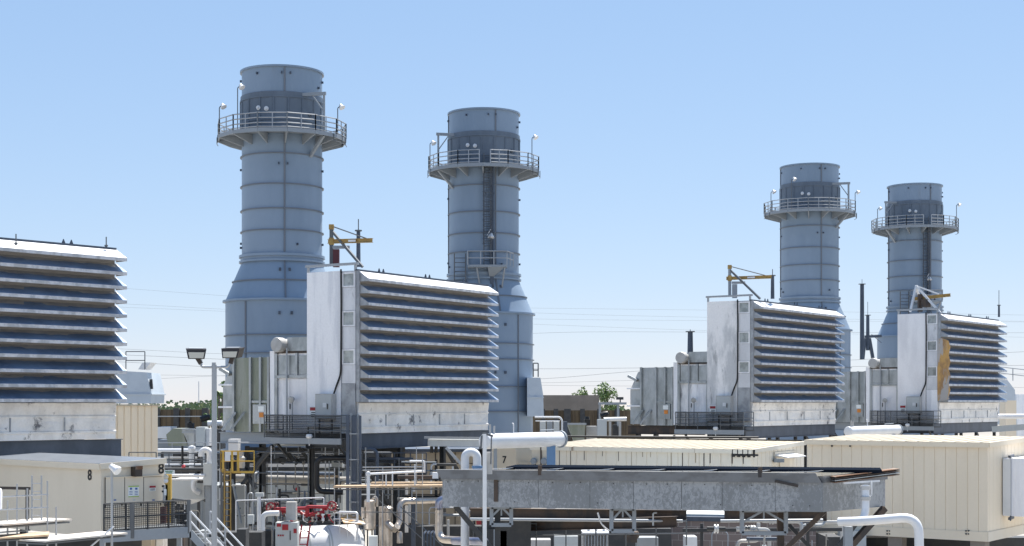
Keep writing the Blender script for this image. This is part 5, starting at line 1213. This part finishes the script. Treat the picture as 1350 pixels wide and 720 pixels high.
rod((485.5, 662, 75.5), (485.5, 624, 75.5), .085, 10).build('end_post', M_WHITEPAINT, t); MB().lathe(P(485.5, 625, 75.5), Z, [(0, -.14), (.1, -.1), (.13, 0), (.1, .1), (0, .14)], 12).build('ball', M_WHITEPAINT, t)
MB().tube([P(485, 625, 75.5), P(558, 621.5, 77)], .055, 8).build('top_rail', M_WHITEPAINT, t)
MB().tube([P(540, 608, 77), P(559.5, 608, 77.2), P(559.5, 623, 77.2)], .05, 8, .1).build('end_loop', M_WHITEPAINT, t)
for px in (509, 517.5, 547): rod((px, 640, 76), (px, 612 if px > 530 else 624, 76), .035, 6).build('upright', M_WHITEPAINT, t)
for py in (616, 620): MB().tube([P(478, py, 79), P(556, py - .5, 79)], .03, 6).build('mid_rail', M_RAIL, t)
solo(bxp(570, 577, 623, 631, 60, .3), 'white_end_box', M_WHITEPAINT, 'small white box at the left end of the trough flange', 'box')
pipe('lagged_pipe', 'dark lagged pipe with pale ends just above the golden planks', 'pipe', [(525, 629, 80), (572, 629, 79)], .10, M_RUST)
t = thing('roof_canopy', 'pale sloping sheet under the right end of the red-hoist filter house', 'canopy', P(600, 590, 81), 0)
MB().prism([P(564, 579, 82), P(640, 580, 79.5), P(640, 589, 79.5), P(564, 588.5, 82)], Vector((.2, 1.4, 0))).build('sheet', M_PALEGREY, t)
MB().bar(P(560, 577, 82), P(640, 578, 79.5), .1, .12).build('edge', M_RAIL, t)
MB().bar(P(588, 590, 80), P(608, 612, 80), .14).build('strut', M_RAIL, t)
for px in (569, 575): rod((px, 597, 82.4), (px, 586, 82.4), .1, 6).build('hanger', M_BLACK, t)

# ------------------------------------------------------------------ left middle: tanks, ducts and pipes
t = thing('conical_tank', 'pale grey rectangular hopper tank left of the floodlight pole', 'tank', P(245, 665, 86), 0)
p0, p1 = P(226, 632, 86), P(269, 632, 86)
MB().box(WORLD, p0.x, p1.x, 86, 88.5, P(0, 658, 86).z, p0.z).build('body', M_PALEGREY, t)
zb = P(0, 658, 86).z; MB().add([(p0.x, 86, zb), (p1.x, 86, zb), (p1.x, 88.5, zb), (p0.x, 88.5, zb), (p0.x + .3, 86.6, zb - .35), (p1.x - .9, 86.6, zb - .35), (p1.x - .9, 88, zb - .35), (p0.x + .3, 88, zb - .35)], [(0, 1, 5, 4), (1, 2, 6, 5), (2, 3, 7, 6), (3, 0, 4, 7), (4, 5, 6, 7)]).build('hopper', M_WHITEPAINT, t)
for px in (229, 266): lo, hi = down(px, 658, 86.3); MB().bar(lo, hi, .12).build('leg', M_STEELGREY, t)
MB().tube([P(262, 631, 85.7), P(255, 634, 85.7), P(255, 646, 85.7), P(263, 650, 85.9)], .14, 12, .3).build('side_elbow', M_WHITEPAINT, t)
bxp(260, 278, 632, 637, 85.4, .4).build('bracket', M_DARK, t)
t = thing('gooseneck_vent', 'white gooseneck vent on a pale box behind the floodlight pole', 'vent pipe', P(274, 640, 84), 0, 'white gooseneck vents')
bxp(268, 282, 611, 640, 84, 1).build('box', M_PALEGREY, t)
a = P(276.5, 611, 84.3); b = P(265.5, 600, 84.3); MB().tube([a, P(276.5, 600, 84.3)] + [P(271 + 5.5 * math.cos(th), 598.5 - 5.5 * math.sin(th), 84.3) for th in [math.pi * k / 8 for k in range(1, 9)]] + [P(265.5, 602, 84.3)], .17, 14).build('pipe_run', M_WHITEPAINT, t)
lo, hi = down(275, 640, 84.4); MB().bar(lo, hi, .3).build('leg', M_STEELGREY, t)
g = 'pale pipes left of the floodlight pole'
for py, x0, x1, D, r, m, lab in ((594, 208, 268, 97, .13, M_WHITEPAINT, 'topmost white pipe left of the floodlight pole'), (603.5, 206, 264, 95, .06, M_PIPEGREY, 'grey pipe just below the topmost white pipe'), (613, 214, 270, 92, .08, M_WHITEPAINT, 'white pipe crossing behind the small red valve'), (627, 226, 270, 84, .09, M_WHITEPAINT, 'white pipe along the top of the hopper tank'), (632, 226, 268, 84.5, .05, M_WHITEPAINT, 'thinnest white pipe on the hopper tank'), (619, 212, 268, 90, .12, M_DARK, 'dark pipe above the hopper tank'), (609, 208, 262, 93, .04, M_RAILDARK, 'thin dark tube over the hopper tank')):
    pipe('service_pipe', lab, 'pipe', [(x0, py, D), (x1, py, D)], r, m, group=g)
t = thing('red_valve', 'small red valve on a dark stem left of the floodlight pole', 'valve', P(242, 617, 89), 0)
MB().lathe(P(242, 617, 89), Z, [(0, 0), (.1, 0), (.13, .1), (.06, .2), (0, .2)], 10).build('body', M_RED, t); rod((240.5, 612, 89), (240.5, 588, 89), .07, 8).build('stem', M_BLACK, t)
t = thing('pipe_fence', 'dark railing and posts behind the pale pipes left of the floodlight pole', 'railing', P(240, 625, 91), 0)
x = MB(); rail(x, [P(206, 622, 91), P(290, 622, 91)], 1.1, .8, .035, 2); x.build('rail', M_RAILDARK, t)
x = MB(); rail(x, [P(206, 606, 99), P(290, 606, 99)], 1.1, 1.1, .03, 1); solo(x, 'guard_rail', M_RAIL, 'thin grey railing behind the topmost white pipe', 'railing')
t = thing('duct_hopper', 'dull metal funnel-shaped duct above the pale pipes', 'duct', P(235, 590, 103), 0)
A = [P(219, 573, 103), P(228, 565, 103), P(240, 565, 103), P(247, 588, 103), P(222, 588, 103)]
MB().prism(A, Vector((0, 2.5, 0))).build('hopper', M_OLIVE, t); MB().prism([P(240, 567, 102.6), P(256, 567, 102.6), P(256, 587, 102.6), P(249, 587, 102.6)], Vector((0, 2, 0))).build('casing', M_GALV, t)
for py in (566, 570): MB().bar(P(240, py, 102.4), P(257, py, 102.4), .12).build('flange', M_RAIL, t)
solo(bxp(208, 225, 563, 578, 106, 2), 'white_cabinet', M_WHITEPAINT, 'white cabinet between the ribbed shed and the funnel duct', 'cabinet')
x = bxp(258, 270, 563, 588, 101, 1.2); solo(x, 'white_cabinet', M_PALEGREY, 'pale upright cabinet right of the funnel duct', 'cabinet')
solo(bxp(271, 276, 565, 588, 101.2, 1), 'white_cabinet', M_WHITEPAINT, 'narrow white cabinet beside the pale upright one', 'cabinet')
solo(bxp(275, 292, 566, 592, 103, 1.5), 'dark_cabinet', M_DARK, 'dark cabinet behind the floodlight pole, under the white pipe', 'cabinet')
pipe('white_pipe', 'white pipe with round end behind the floodlight pole', 'pipe', [(274, 558.5, 104), (293, 558, 104)], .2, M_WHITEPAINT)
x = MB(); x.box(WORLD, P(247, 0, 107).x, P(254, 0, 107).x, 107, 107.6, P(0, 566, 107).z, P(0, 558, 107).z); x.lathe(P(250.5, 558, 107.3), Z, [(0, 0), (.14, 0), (.14, .12), (0, .12)], 8); solo(x, 'motor', M_BLACK, 'small black motor left of the floodlight pole', 'motor')
x = MB(); x.lathe(P(271, 551, 109), Vector((1, 0, .3)), [(0, -.4), (.2, -.35), (.25, 0), (.18, .3), (0, .4)], 10); solo(x, 'motor', M_BLACK, 'black valve motor above the white round-ended pipe', 'motor')
solo(gbox(204, 258, 580, 112, 3), 'equipment_block', M_MIDGREY, 'grey equipment block behind the pale pipes', 'housing')
MB_ = MB().lathe(P(253, 600, 94), Z, [(0, -1.2), (.17, -1.2), (.17, .25), (.24, .4), (.2, .55), (0, .6)], 14); solo(MB_, 'vent_cowl', M_WHITEPAINT, 'white cowl-topped vent among the pale pipes', 'vent')

# exhaust housings beside the stacks
t = thing('exhaust_housing', 'white angular housing with a little railing behind the nearest filter house', 'duct', P(180, 540, 128), 0, 'white exhaust housings by the stacks')
MB().prism([P(140, 532, 128), P(198.5, 532, 128), P(199, 519, 128), P(193, 491, 128), P(140, 488, 128)], Vector((0, 5, 0))).build('casing', M_EXHAUST, t)
MB().prism([P(140, 519, 127.9), P(200.5, 519, 127.9), P(200.5, 520.5, 127.9), P(140, 520.5, 127.9)], Vector((0, 5.2, 0))).build('flange', M_EXHAUST, t)
MB().prism([P(182, 487, 128), P(188, 478, 128), P(199, 478, 128), P(191, 487.5, 128)], Vector((0, 2, 0))).build('hood', M_WHITEPAINT, t)
x = MB(); rail(x, [P(166, 487, 128), P(191, 487, 128)], 1.5, 1.5, .045, 1); x.build('guard_rail', M_RAILDARK, t)
lo, hi = down(170, 533, 130); MB().bar(lo, hi, 1.2).build('leg', M_STEELGREY, t)
x = MB(); x.bar(P(199, 500, 128.3), P(200, 513, 128.3), .22); x.build('bracket', M_DARK, t)
t = thing('exhaust_housing', 'tapered blue-grey housing hugging the right side of the second stack', 'duct', P(709, 560, 133), 0, 'white exhaust housings by the stacks')
MB().prism([P(695, 549, 133), P(717, 549, 133), P(716, 520, 133), P(712.5, 498, 133), P(695, 498, 133)], Vector((0, 5, 0))).build('casing', M_EXHAUST, t)
MB().prism([P(695, 523, 132.9), P(717, 523, 132.9), P(717, 524.5, 132.9), P(695, 524.5, 132.9)], Vector((0, 5.1, 0))).build('flange', M_EXHAUST, t)
x = MB(); rail(x, [P(703, 497, 133), P(709.5, 497, 133)], 1.2, .8, .06, 1); x.build('guard_rail', M_RAILDARK, t)
t = thing('exhaust_housing', 'blue-grey housing at the right edge, behind the farthest filter house', 'duct', P(1330, 540, 160), 0, 'white exhaust housings by the stacks')
MB().prism([P(1300, 560, 160), P(1341, 560, 160), P(1338, 514, 160), P(1328, 501, 160), P(1300, 501, 160)], Vector((0, 5, 0))).build('casing', M_EXHAUST, t)
x = MB(); rail(x, [P(1318, 500, 160), P(1370, 506, 160)], 1.3, 1.2, .05, 1); x.build('guard_rail', M_RAIL, t)
solo(gbox(1326, 1340, 528, 152, 2), 'cream_shed', M_CREAM, 'small cream shed between the farthest filter house and the right edge', 'shed')
pipe('white_pipe', 'white horizontal pipe at the right edge behind the large cream building', 'pipe', [(1312, 549, 135), (1362, 549, 135)], .22, M_WHITEPAINT)
solo(gbox(1340, 1370, 520, 165, 4), 'plant_housing', M_WHITE_AGED, 'white plant housing cut by the right edge of the picture', 'housing')
solo(MB().bar(P(1310, 566, 128), P(1366, 562, 126), 1, .5), 'roof_edge_beam', M_PALEGREY, 'pale beam on the far side of the large cream building roof', 'beam')

# equipment between the second stack and the streaked house
t = thing('pipe_gate', 'white tube frame beside the foot of the second stack', 'frame', P(725, 575, 112), 0)
MB().tube([P(705, 550, 112), P(738, 550, 112), P(741, 554, 112), P(741, 580, 112)], .07, 8, .2).build('top_tube', M_WHITEPAINT, t); MB().tube([P(706, 555, 112), P(738, 555, 112)], .05, 6).build('lower_tube', M_WHITEPAINT, t)
for i, px in enumerate((712, 721, 730)): solo(bxp(px, px + 7.5, 556, 580, 113, 1), 'switch_cabinet', M_PALEGREY if i != 1 else M_STEELGREY, ('pale switch cabinet nearest the second stack', 'dark grey middle switch cabinet by the second stack', 'pale switch cabinet under the white tube frame bend')[i], 'cabinet', 'switch cabinets by the second stack')
solo(bxp(742, 748, 556, 580, 113.2, 1), 'switch_cabinet', M_BLUESTEEL, 'blue switch cabinet right of the white tube frame', 'cabinet', 'switch cabinets by the second stack')
t = thing('skip_hopper', 'grey-green metal hopper beyond the long ribbed building', 'hopper', P(765, 580, 118), 0)
MB().prism([P(748, 559, 118), P(772, 559, 118), P(770, 582, 118), P(757, 582, 118)], Vector((0, 2, 0))).build('body', M_OLIVE, t); MB().bar(P(747, 559, 117.9), P(773, 559, 117.9), .15).build('rim', M_RAIL, t)
solo(bxp(774, 787, 562, 580, 119, 1.5), 'equipment_box', M_PIPEGREY, 'beige-grey equipment box right of the metal hopper', 'box')
x = bxp(770.5, 778, 553, 561, 119, .6); x.lathe(P(774, 552.5, 119.3), Z, [(0, 0), (.2, 0), (.16, .2), (0, .2)], 8); solo(x, 'motor', M_BLACK, 'black motor between the metal hopper and the grey box', 'motor')
t = thing('pump_skid', 'pale blue-grey equipment stand with a white pipe on top', 'pump', P(805, 580, 114), 0)
bxp(788, 800, 553, 580, 114, 1).build('cabinet', M_PALEGREY, t); MB().tube([P(796, 553, 114.4), P(826, 552.5, 114.4)], .16, 10).build('top_pipe', M_WHITEPAINT, t)
for px in (803, 816): bxp(px, px + 3, 556, 580, 114.3, .4).build('post', M_PIPEGREY, t)
bxp(808, 814, 560, 576, 114.6, .5).build('pump_motor', M_DARK, t)
x = MB(); x.lathe(P(797, 547, 116), Vector((1, 0, .4)), [(0, -.35), (.25, -.3), (.3, 0), (.2, .3), (0, .35)], 10); solo(x, 'motor', M_BLACK, 'black valve motor over the pale blue-grey stand', 'motor')
pipe('roof_conduit', 'black conduit along the ridge of the long ribbed building', 'conduit', [(744, 575.5, 91), (1000, 577, 89)], .06, M_BLACK)

# ------------------------------------------------------------------ far wall, trees, power lines
def barrier(px0, px1, y0, y1, D, label, posts, rails):
    t = thing('timber_barrier', label, 'wall', Vector((P((px0 + px1) / 2, 0, D).x, D, 0)), 0, 'brown timber sound walls')
    gbox(px0, px1, y0, D, .4).build('panel', M_BROWNWALL, t)
    for px, w_ in posts: gbox(px - w_ / 2, px + w_ / 2, y0 - 2, D - .5, .49).build('post', M_DARK, t)
    for py in rails: bxp(px0, px1, py - .6, py + .6, D - .75, .15).build('rail', M_RAIL, t)
    return t
barrier(160, 276, 540, 562, 190, 'brown timber wall with dark posts behind the pale pipes at left', ((208, 5), (232, 7), (247, 6), (270, 8), (186, 6)), (549,))
barrier(690, 845, 541, 562, 190, 'brown timber wall with dark posts below the two trees', ((716, 5), (733, 6), (748, 9), (768, 6), (790, 5), (814, 7)), ())
solo(gbox(716, 790, 521, 200, 25), 'parapet_building', M_CONCRETE, 'brown flat-topped concrete building left of the two trees', 'building')
t = thing('steel_gantry', 'pale steel gantry frame in front of the leafier of the two trees', 'frame', P(802, 560, 180), 0)
for px in (791, 815): bxp(px - 1.5, px + 1.5, 531, 562, 180, .3).build('post', M_STEELGREY, t)
bxp(789, 826, 530.5, 533.5, 179.7, .25).build('beam', M_STEELGREY, t); bxp(813, 822, 523.5, 527, 180, 1).build('lamp', M_DARK, t); bxp(817, 818.5, 526, 531, 180, .2).build('lamp_post', M_DARK, t)

def tree(px, D, ytop, rad, label, m, seed, n=900, squash=1.0, base=0.):
    rn = random.Random(seed); c = P(px, ytop, D); H = c.z
    t = thing('tree', label, 'tree', Vector((c.x, D, 0)), 0, 'trees beyond the brown wall')
    tr = MB(); tr.tube([Vector((c.x, D, 0)), Vector((c.x + .2, D, H * .45)), Vector((c.x, D, H * .8))], [.32, .22, .08], 8)
    clumps = []
    for k in range(14):
        an = rn.uniform(0, 6.28); rr = rad * rn.uniform(.15, .95); zz = H * rn.uniform(.42, .95)
        rr *= 1.15 - abs(zz / H - .65) * 1.2
        e = Vector((c.x + math.cos(an) * rr, D + math.sin(an) * rr, zz)); clumps.append((e, rad * rn.uniform(.22, .42)))
        s0 = Vector((c.x, D, H * rn.uniform(.3, .6))); tr.tube([s0, s0.lerp(e, .6) + Z * .2, e], [.1, .06, .02], 5)
    tr.build('trunk', M_TRUNK, t)
    cr = MB()
    for k in range(n):
        e, r = rn.choice(clumps); d = Vector((rn.gauss(0, 1), rn.gauss(0, 1), rn.gauss(0, .8))).normalized() * r * rn.random() ** .4
        q = e + d; a = Vector((rn.uniform(-1, 1), rn.uniform(-1, 1), rn.uniform(-.6, .6))).normalized(); b = a.cross(Vector((rn.uniform(-1, 1), rn.uniform(-1, 1), rn.uniform(-1, 1)))).normalized(); s_ = rn.uniform(.13, .3)
        cr.add([q - a * s_, q + b * s_ * .6, q + a * s_, q - b * s_ * .6], [(0, 1, 2, 3)])
    cr.build('crown', m, t, smooth=False, normals=False)
    return t
tree(769, 255, 509, 2.6, 'lower bushy tree above the brown concrete building', M_LEAF, 5, 900)
tree(801, 250, 506, 3.4, 'taller leafy tree right of the brown concrete building', M_LEAF, 6, 1500)
tree(752, 265, 518, 1.8, 'small sparse treetop left of the bushy tree', M_LEAF, 8, 500)
tree(288.5, 150, 490, 1.3, 'leafy tree seen between the floodlight pole and the silencer', M_LEAF, 9, 700)
tl = MB(); rn = random.Random(12)
for k in range(48000):
    X = rn.uniform(-560, 560); D = 540 + rn.uniform(-30, 40)
    h = 7.0 + .8 * math.sin(X * .11) + .9 * math.sin(X * .37 + 1) + .7 * math.sin(X * .9)
    if -175 < X < -75: h += 1.0
    z = h * rn.random() ** .55; q = Vector((X, D, z))
    a = Vector((rn.uniform(-1, 1), rn.uniform(-.4, .4), rn.uniform(-1, 1))).normalized(); b = Vector((-a.z, .2, a.x)); s_ = rn.uniform(.4, .9)
    tl.add([q - a * s_, q + b * s_ * .7, q + a * s_, q - b * s_ * .7], [(0, 1, 2, 3)])
o = tl.build('far_treeline', M_LEAFDARK, None, smooth=False, normals=False); o['kind'] = 'stuff'

LINES = [((60, 372), (330, 393)), ((140, 399), (330, 410)), ((140, 404), (330, 412)), ((150, 459), (340, 470)), ((150, 467), (340, 476)), ((150, 476), (340, 488)), ((180, 494), (330, 496)), ((180, 501), (330, 493)),
         ((690, 413), (950, 419)), ((690, 421), (950, 423)), ((690, 427), (950, 437)), ((690, 437), (950, 438)), ((690, 487), (846, 485)), ((690, 503), (846, 488)), ((690, 506), (846, 501)), ((690, 508), (820, 509)), ((1110, 411), (1370, 416))]
def ext(p, q, x): return (x, q[1] + (q[1] - p[1]) / (q[0] - p[0]) * (x - q[0]) * .5)
for i in range(9):
    D = 300
    if i < 8:
        (a, b), (c, d) = LINES[i], LINES[i + 8]
        pts = [ext(b, a, -400), a, b, c, d, ext(c, d, 1700)]
    else: a, b = LINES[16]; pts = [(600, 405), a, b, (1800, 420)]
    x = MB(); x.tube([P(*p, D) for p in pts], .032 if i in (4, 5) else (.024 if i in (3, 6, 7) else .016), 5, 40)
    solo(x, 'power_line', M_CABLE, 'thin overhead power line strung across the pale sky behind the plant', 'power line', 'overhead power lines')
mast(262, 503, 531, 260, 'pale slim pole standing among the far trees at left', .10, 0, M_WHITEPAINT, 'utility_pole')

# ------------------------------------------------------------------ steelwork and stores under the trough
for p, q, h, m, lab in (((620, 676, 60), (905, 679, 58), .38, M_RUST, 'upper rusty brown beam behind the trough hangers'), ((700, 693, 61), (892, 688, 57), .42, M_RUST, 'lower rusty brown beam sloping under the trough'), ((955, 679, 58), (1090, 680, 57), .38, M_RUST, 'rusty brown beam left of the trough end legs'), ((635, 692, 62), (770, 684, 60), .42, M_DARK, 'black beam sloping under the left half of the trough')):
    x = MB(); x.ibeam(P(*p), P(*q), .3, h); solo(x, 'steel_beam', m, lab, 'beam', 'beams under the trough')
for p, q, lab in (((620, 684.5, 59.4), (900, 687, 57.2), 'long pale tube under the upper rusty beam'), ((950, 687, 57.6), (1085, 686, 56.6), 'pale tube under the rusty beam near the trough end')):
    pipe('steel_tube', lab, 'pipe', [p, q], .06, M_RAIL)
t = thing('transformer', 'grey finned transformer low under the middle of the trough', 'transformer', P(783, 725, 64), 0)
bxp(769, 802, 704, 740, 64, 1.2).build('tank', M_PIPEGREY, t)
for k in range(8): bxp(771 + k * 4, 772.6 + k * 4, 706, 740, 63.8, .2).build('fin', M_STEELGREY, t)
bxp(768, 803, 702, 704.2, 63.75, 1.5).build('lid', M_WHITEPAINT, t)
for px in (776, 786, 796): MB().lathe(P(px, 702, 64.4), Z, [(0, 0), (.06, 0), (.09, .06), (.05, .1), (.08, .16), (0, .2)], 8).build('bushing', M_WHITEPAINT, t)
for i, (a, b, c, D, m, lab) in enumerate(((768, 778, 683, 66, M_WHITEPAINT, 'white box left of the trough hanger above the transformer'), (780, 787, 690, 66, M_RUST, 'rusty motor beside the white box under the trough'), (904, 919, 708, 66, M_WHITEPAINT, 'white cabinet by the brown blockwork wall'), (731, 762, 707, 70, M_PALEGREY, 'pale green-grey cabinet left of the transformer'), (700, 726, 712, 68, M_PIPEGREY, 'low grey cabinet below the black beam'), (840, 868, 709, 69, M_MIDGREY, 'mid grey cabinet right of the transformer'), (655, 668, 700, 60, M_WHITEPAINT, 'white box by the foot of the left trough legs'))):
    solo(gbox(a, b, c, D, 1), 'equipment_box', m, lab, 'box')
t = thing('pipe_railing', 'dark pipe railing under the trough in front of the pale cabinets', 'railing', P(760, 716, 61), 0)
x = MB(); rail(x, [P(668, 722, 61), P(905, 719, 60)], .95, 1.2, .03, 1); x.build('rail', M_RAILDARK, t)
x = MB(); x.lathe(P(833, 705, 62), Vector((1, -.3, 0)), [(0, -.3), (.16, -.28), (.16, .25), (.08, .3), (0, .3)], 12); x.box(WORLD, P(833, 0, 62).x - .2, P(833, 0, 62).x + .2, 61.8, 62.2, P(0, 715, 62).z, P(0, 706, 62).z); solo(x, 'pump_motor', M_RUST, 'rusty pump motor right of the transformer', 'motor')
pipe('hose', 'pale looped hose beside the rusty motor under the trough', 'hose', [(788, 676, 58), (792, 690, 58), (799, 697, 58), (803, 700, 58)], .03, M_WHITEPAINT, .3)
pipe('steel_tube', 'pale bent tube hanging under the middle of the trough', 'pipe', [(866, 676, 51.5), (861, 676, 51.5), (861, 693, 51.5)], .03, M_RAIL, .1)
x = MB(); p = P(636, 684, 63); x.box(WORLD, p.x - .25, p.x + .15, 63, 63.3, p.z - .25, p.z + .3); solo(x, 'red_extinguisher_box', M_RED, 'small red box behind the slender white pole, under the trough', 'box')
solo(gbox(1090, 1110, 708, 66, 2), 'equipment_box', M_DARK, 'dark box between the trough end legs', 'box')
solo(gbox(1112, 1142, 700, 73, 2), 'equipment_box', M_PALEGREY, 'pale box behind the white drain pipe', 'box')

# low dark things under the mesh platform and the numbered building
t = thing('clutter_filler', 'dark filler hiding sunlit yard under the building numbered 8', 'wall', P(150, 725, 63), 0)
gbox(-40, 250, 708, 64, .4).build('masonry', M_DARK, t)  # added dark block standing in for clutter over the sunlit yard
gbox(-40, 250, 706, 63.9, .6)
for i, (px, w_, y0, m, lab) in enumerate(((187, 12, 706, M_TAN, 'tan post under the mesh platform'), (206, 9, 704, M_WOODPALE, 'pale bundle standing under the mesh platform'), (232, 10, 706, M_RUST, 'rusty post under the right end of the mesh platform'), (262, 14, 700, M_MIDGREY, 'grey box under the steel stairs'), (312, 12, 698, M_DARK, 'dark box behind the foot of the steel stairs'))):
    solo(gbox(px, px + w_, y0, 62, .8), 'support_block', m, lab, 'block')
solo(gbox(252, 345, 702, 70, 1), 'low_filler', M_DARK, 'dark filler hiding sunlit yard behind the steel stairs', 'wall')  # added to darken the bright ground behind the stairs

# more steel and pipe runs in the shade under the centre house
t = thing('pipe_railing', 'blue-grey double railing right of the blue-grey posts, under the filter house', 'railing', P(520, 640, 86), 0)
x = MB(); rail(x, [P(478, 624, 86), P(562, 624, 86)], 1.15, .9, .035, 2); x.build('rail', M_BLUESTEEL, t)
bxp(478, 562, 624, 626.5, 86, .8).build('deck', M_DARK, t)
t = thing('pipe_railing', 'grey railing on the deck edge below the silencer, left of the lattice ladder', 'railing', P(370, 600, 87), 0)
x = MB(); rail(x, [P(362, 605, 87), P(440, 605, 87)], .75, .7, .025, 1); x.build('rail', M_STEELGREY, t)
bxp(358, 442, 586, 588.5, 86.8, 1.2).build('deck', M_PALEGREY, t)
g = 'thin vertical conduits under the filter house'
for px, y0, y1, D, m, lab in ((352, 604, 665, 90, M_RAILDARK, 'dark vertical conduit left of the fire bell'), (366, 612, 650, 91, M_RAIL, 'pale vertical conduit above the grey double door'), (429, 590, 690, 83.5, M_RAIL, 'pale vertical tube inside the black pipe loop'), (434, 600, 700, 84, M_STEELGREY, 'grey vertical tube at the right of the black pipe loop'), (447, 592, 640, 83, M_RAIL, 'pale vertical tube just left of the blue-grey posts'), (482, 590, 640, 82, M_RAIL, 'pale tube right of the blue-grey posts'), (526, 604, 668, 83, M_RAILDARK, 'dark tube behind the white handrail'), (346, 640, 668, 88, M_STEELGREY, 'short grey tube above the white square-bend pipe')):
    pipe('conduit', lab, 'conduit', [(px, y0, D), (px, y1, D)], .035, m, group=g, n=6)
for px0, px1, y0, D, lab in ((495, 640, 694, 85, 'added dark skid in shade behind the lagged pipes'), (640, 885, 697, 73, 'dark filler hiding bright yard behind the cabinets under the trough'), (1075, 1360, 709, 77, 'dark filler hiding bright yard behind the piers of the large cream building'), (318, 372, 700, 84, 'dark skid hiding bright yard behind the white square-bend pipe')):
    solo(gbox(px0, px1, y0, D, 1.2), 'dark_filler', M_DARK, lab, 'filler')  # added dark blocks that cover the sunlit yard
# dark fittings crowding the red manifold
t = [o for o in COL.objects if o.name == 'valve_manifold'][0]
rn = random.Random(31)
for k in range(26):
    px = rn.choice((357, 437)) + rn.uniform(-8, 8) if k < 14 else rn.uniform(372, 432); py = rn.uniform(662, 674) if k < 14 else rn.uniform(671, 687)
    c = P(px, py, 75 + rn.uniform(-.2, .35)); r = rn.uniform(.035, .085); ax = Vector((rn.uniform(-1, 1), rn.uniform(-1, .2), rn.uniform(-.4, .4)))
    MB().lathe(c, ax, [(0, -.12), (r, -.11), (r, -.03), (r * .55, -.02), (r * .55, .06), (r * 1.1, .07), (r * 1.1, .12), (0, .13)], 8).build('valve_fitting', (M_MAROON, M_INSUL, M_BLACK, M_PIPEGREY, M_RED)[k % 5], t)
MB().tube([P(364, 674, 75.3), P(396, 674.5, 75.3), P(400, 679, 75.2), P(436, 680, 75.2)], .07, 8, .15).build('lower_header', M_RED, t)

# small pipework filling the racks: each run is a part of its rack
def fill(t, px0, px1, py0, py1, D0, D1, n, seed, mats):
    rn = random.Random(seed)
    for k in range(n):
        D = rn.uniform(D0, D1); x0 = rn.uniform(px0, px1); y0 = rn.uniform(py0, py1); r = rn.choice((.025, .03, .04, .055, .08)); m = rn.choice(mats)
        c = k % 4
        if c == 0: pts = [(x0, y0), (min(px1, x0 + rn.uniform(20, 70)), y0 + .5)]
        elif c == 1: pts = [(x0, y0), (x0, min(py1 + 20, y0 + rn.uniform(20, 60)))]
        elif c == 2: x1 = min(px1, x0 + rn.uniform(10, 45)); pts = [(x0, y0 + rn.uniform(15, 40)), (x0, y0), (x1, y0), (x1, y0 + rn.uniform(-25, 30))]
        else: x1 = min(px1, x0 + rn.uniform(15, 50)); pts = [(x0, y0), (x1, y0), (x1, y0 + rn.uniform(10, 40))]
        q = [P(a, b, D) for a, b in pts]; o = MB().tube(q, r, 7, .2).build('pipe', m, t)
        if k % 3 == 0:
            a = q[0].lerp(q[1], .5); d = (q[1] - q[0]); 
            if d.length > .3: MB().lathe(a - d.normalized() * .08, d, [(0, 0), (r * 2.1, 0), (r * 2.1, .05), (r * 1.3, .06), (r * 1.3, .1), (r * 2.1, .11), (r * 2.1, .16), (0, .16)], 8).build('flange', rn.choice(mats), o)
MX = (M_RAIL, M_STEELGREY, M_DARK, M_PIPEGREY, M_BLUESTEEL, M_RAILDARK, M_DULLPIPE, M_WHITEPAINT)
rk = [o for o in COL.objects if o.name == 'pipe_rack'][0]
fill(rk, 335, 515, 594, 690, 85.5, 92, 34, 41, MX)
t = thing('pipe_rack', 'tangle of small pipes in front of the tan panel building', 'rack', P(580, 700, 88), 0)
for px in (530, 575, 625): lo, hi = down(px, 606, 91); MB().bar(lo, hi, .16).build('post', M_DARK, t)
MB().bar(P(524, 655, 91), P(640, 655, 91), .16).build('beam', M_DARK, t)
fill(t, 522, 632, 606, 700, 83, 90, 26, 42, MX)
t = thing('pipe_rack', 'tangle of small grey pipes right of the pale hopper tank, behind the floodlight pole', 'rack', P(265, 690, 92), 0)
for px in (214, 262, 296): lo, hi = down(px, 596, 93); MB().bar(lo, hi, .16).build('post', M_DARK, t)
MB().bar(P(206, 622, 93), P(300, 622, 93), .16).build('beam', M_DARK, t)
fill(t, 208, 325, 590, 690, 86.5, 98, 30, 43, MX)
t = thing('pipe_rack', 'small pipes and valves low behind the red valve piping', 'rack', P(420, 700, 82), 0)
MB().bar(P(330, 690, 83), P(500, 690, 83), .16).build('beam', M_DARK, t)
for px in (336, 420, 494): lo, hi = down(px, 668, 83); MB().bar(lo, hi, .12).build('post', M_STEELGREY, t)
fill(t, 330, 480, 655, 700, 79, 84, 24, 44, MX)
t = thing('pipe_rack', 'small pipes in shade under the right half of the trough', 'rack', P(980, 710, 62), 0)
MB().bar(P(900, 699, 63), P(1110, 698, 62), .14).build('beam', M_DARK, t)
for px in (925, 1065): lo, hi = down(px, 690, 63); MB().bar(lo, hi, .12).build('post', M_DARK, t)
fill(t, 905, 1110, 686, 714, 56, 66, 16, 45, MX)
fill(t, 650, 890, 690, 716, 58, 64, 0, 46, MX)
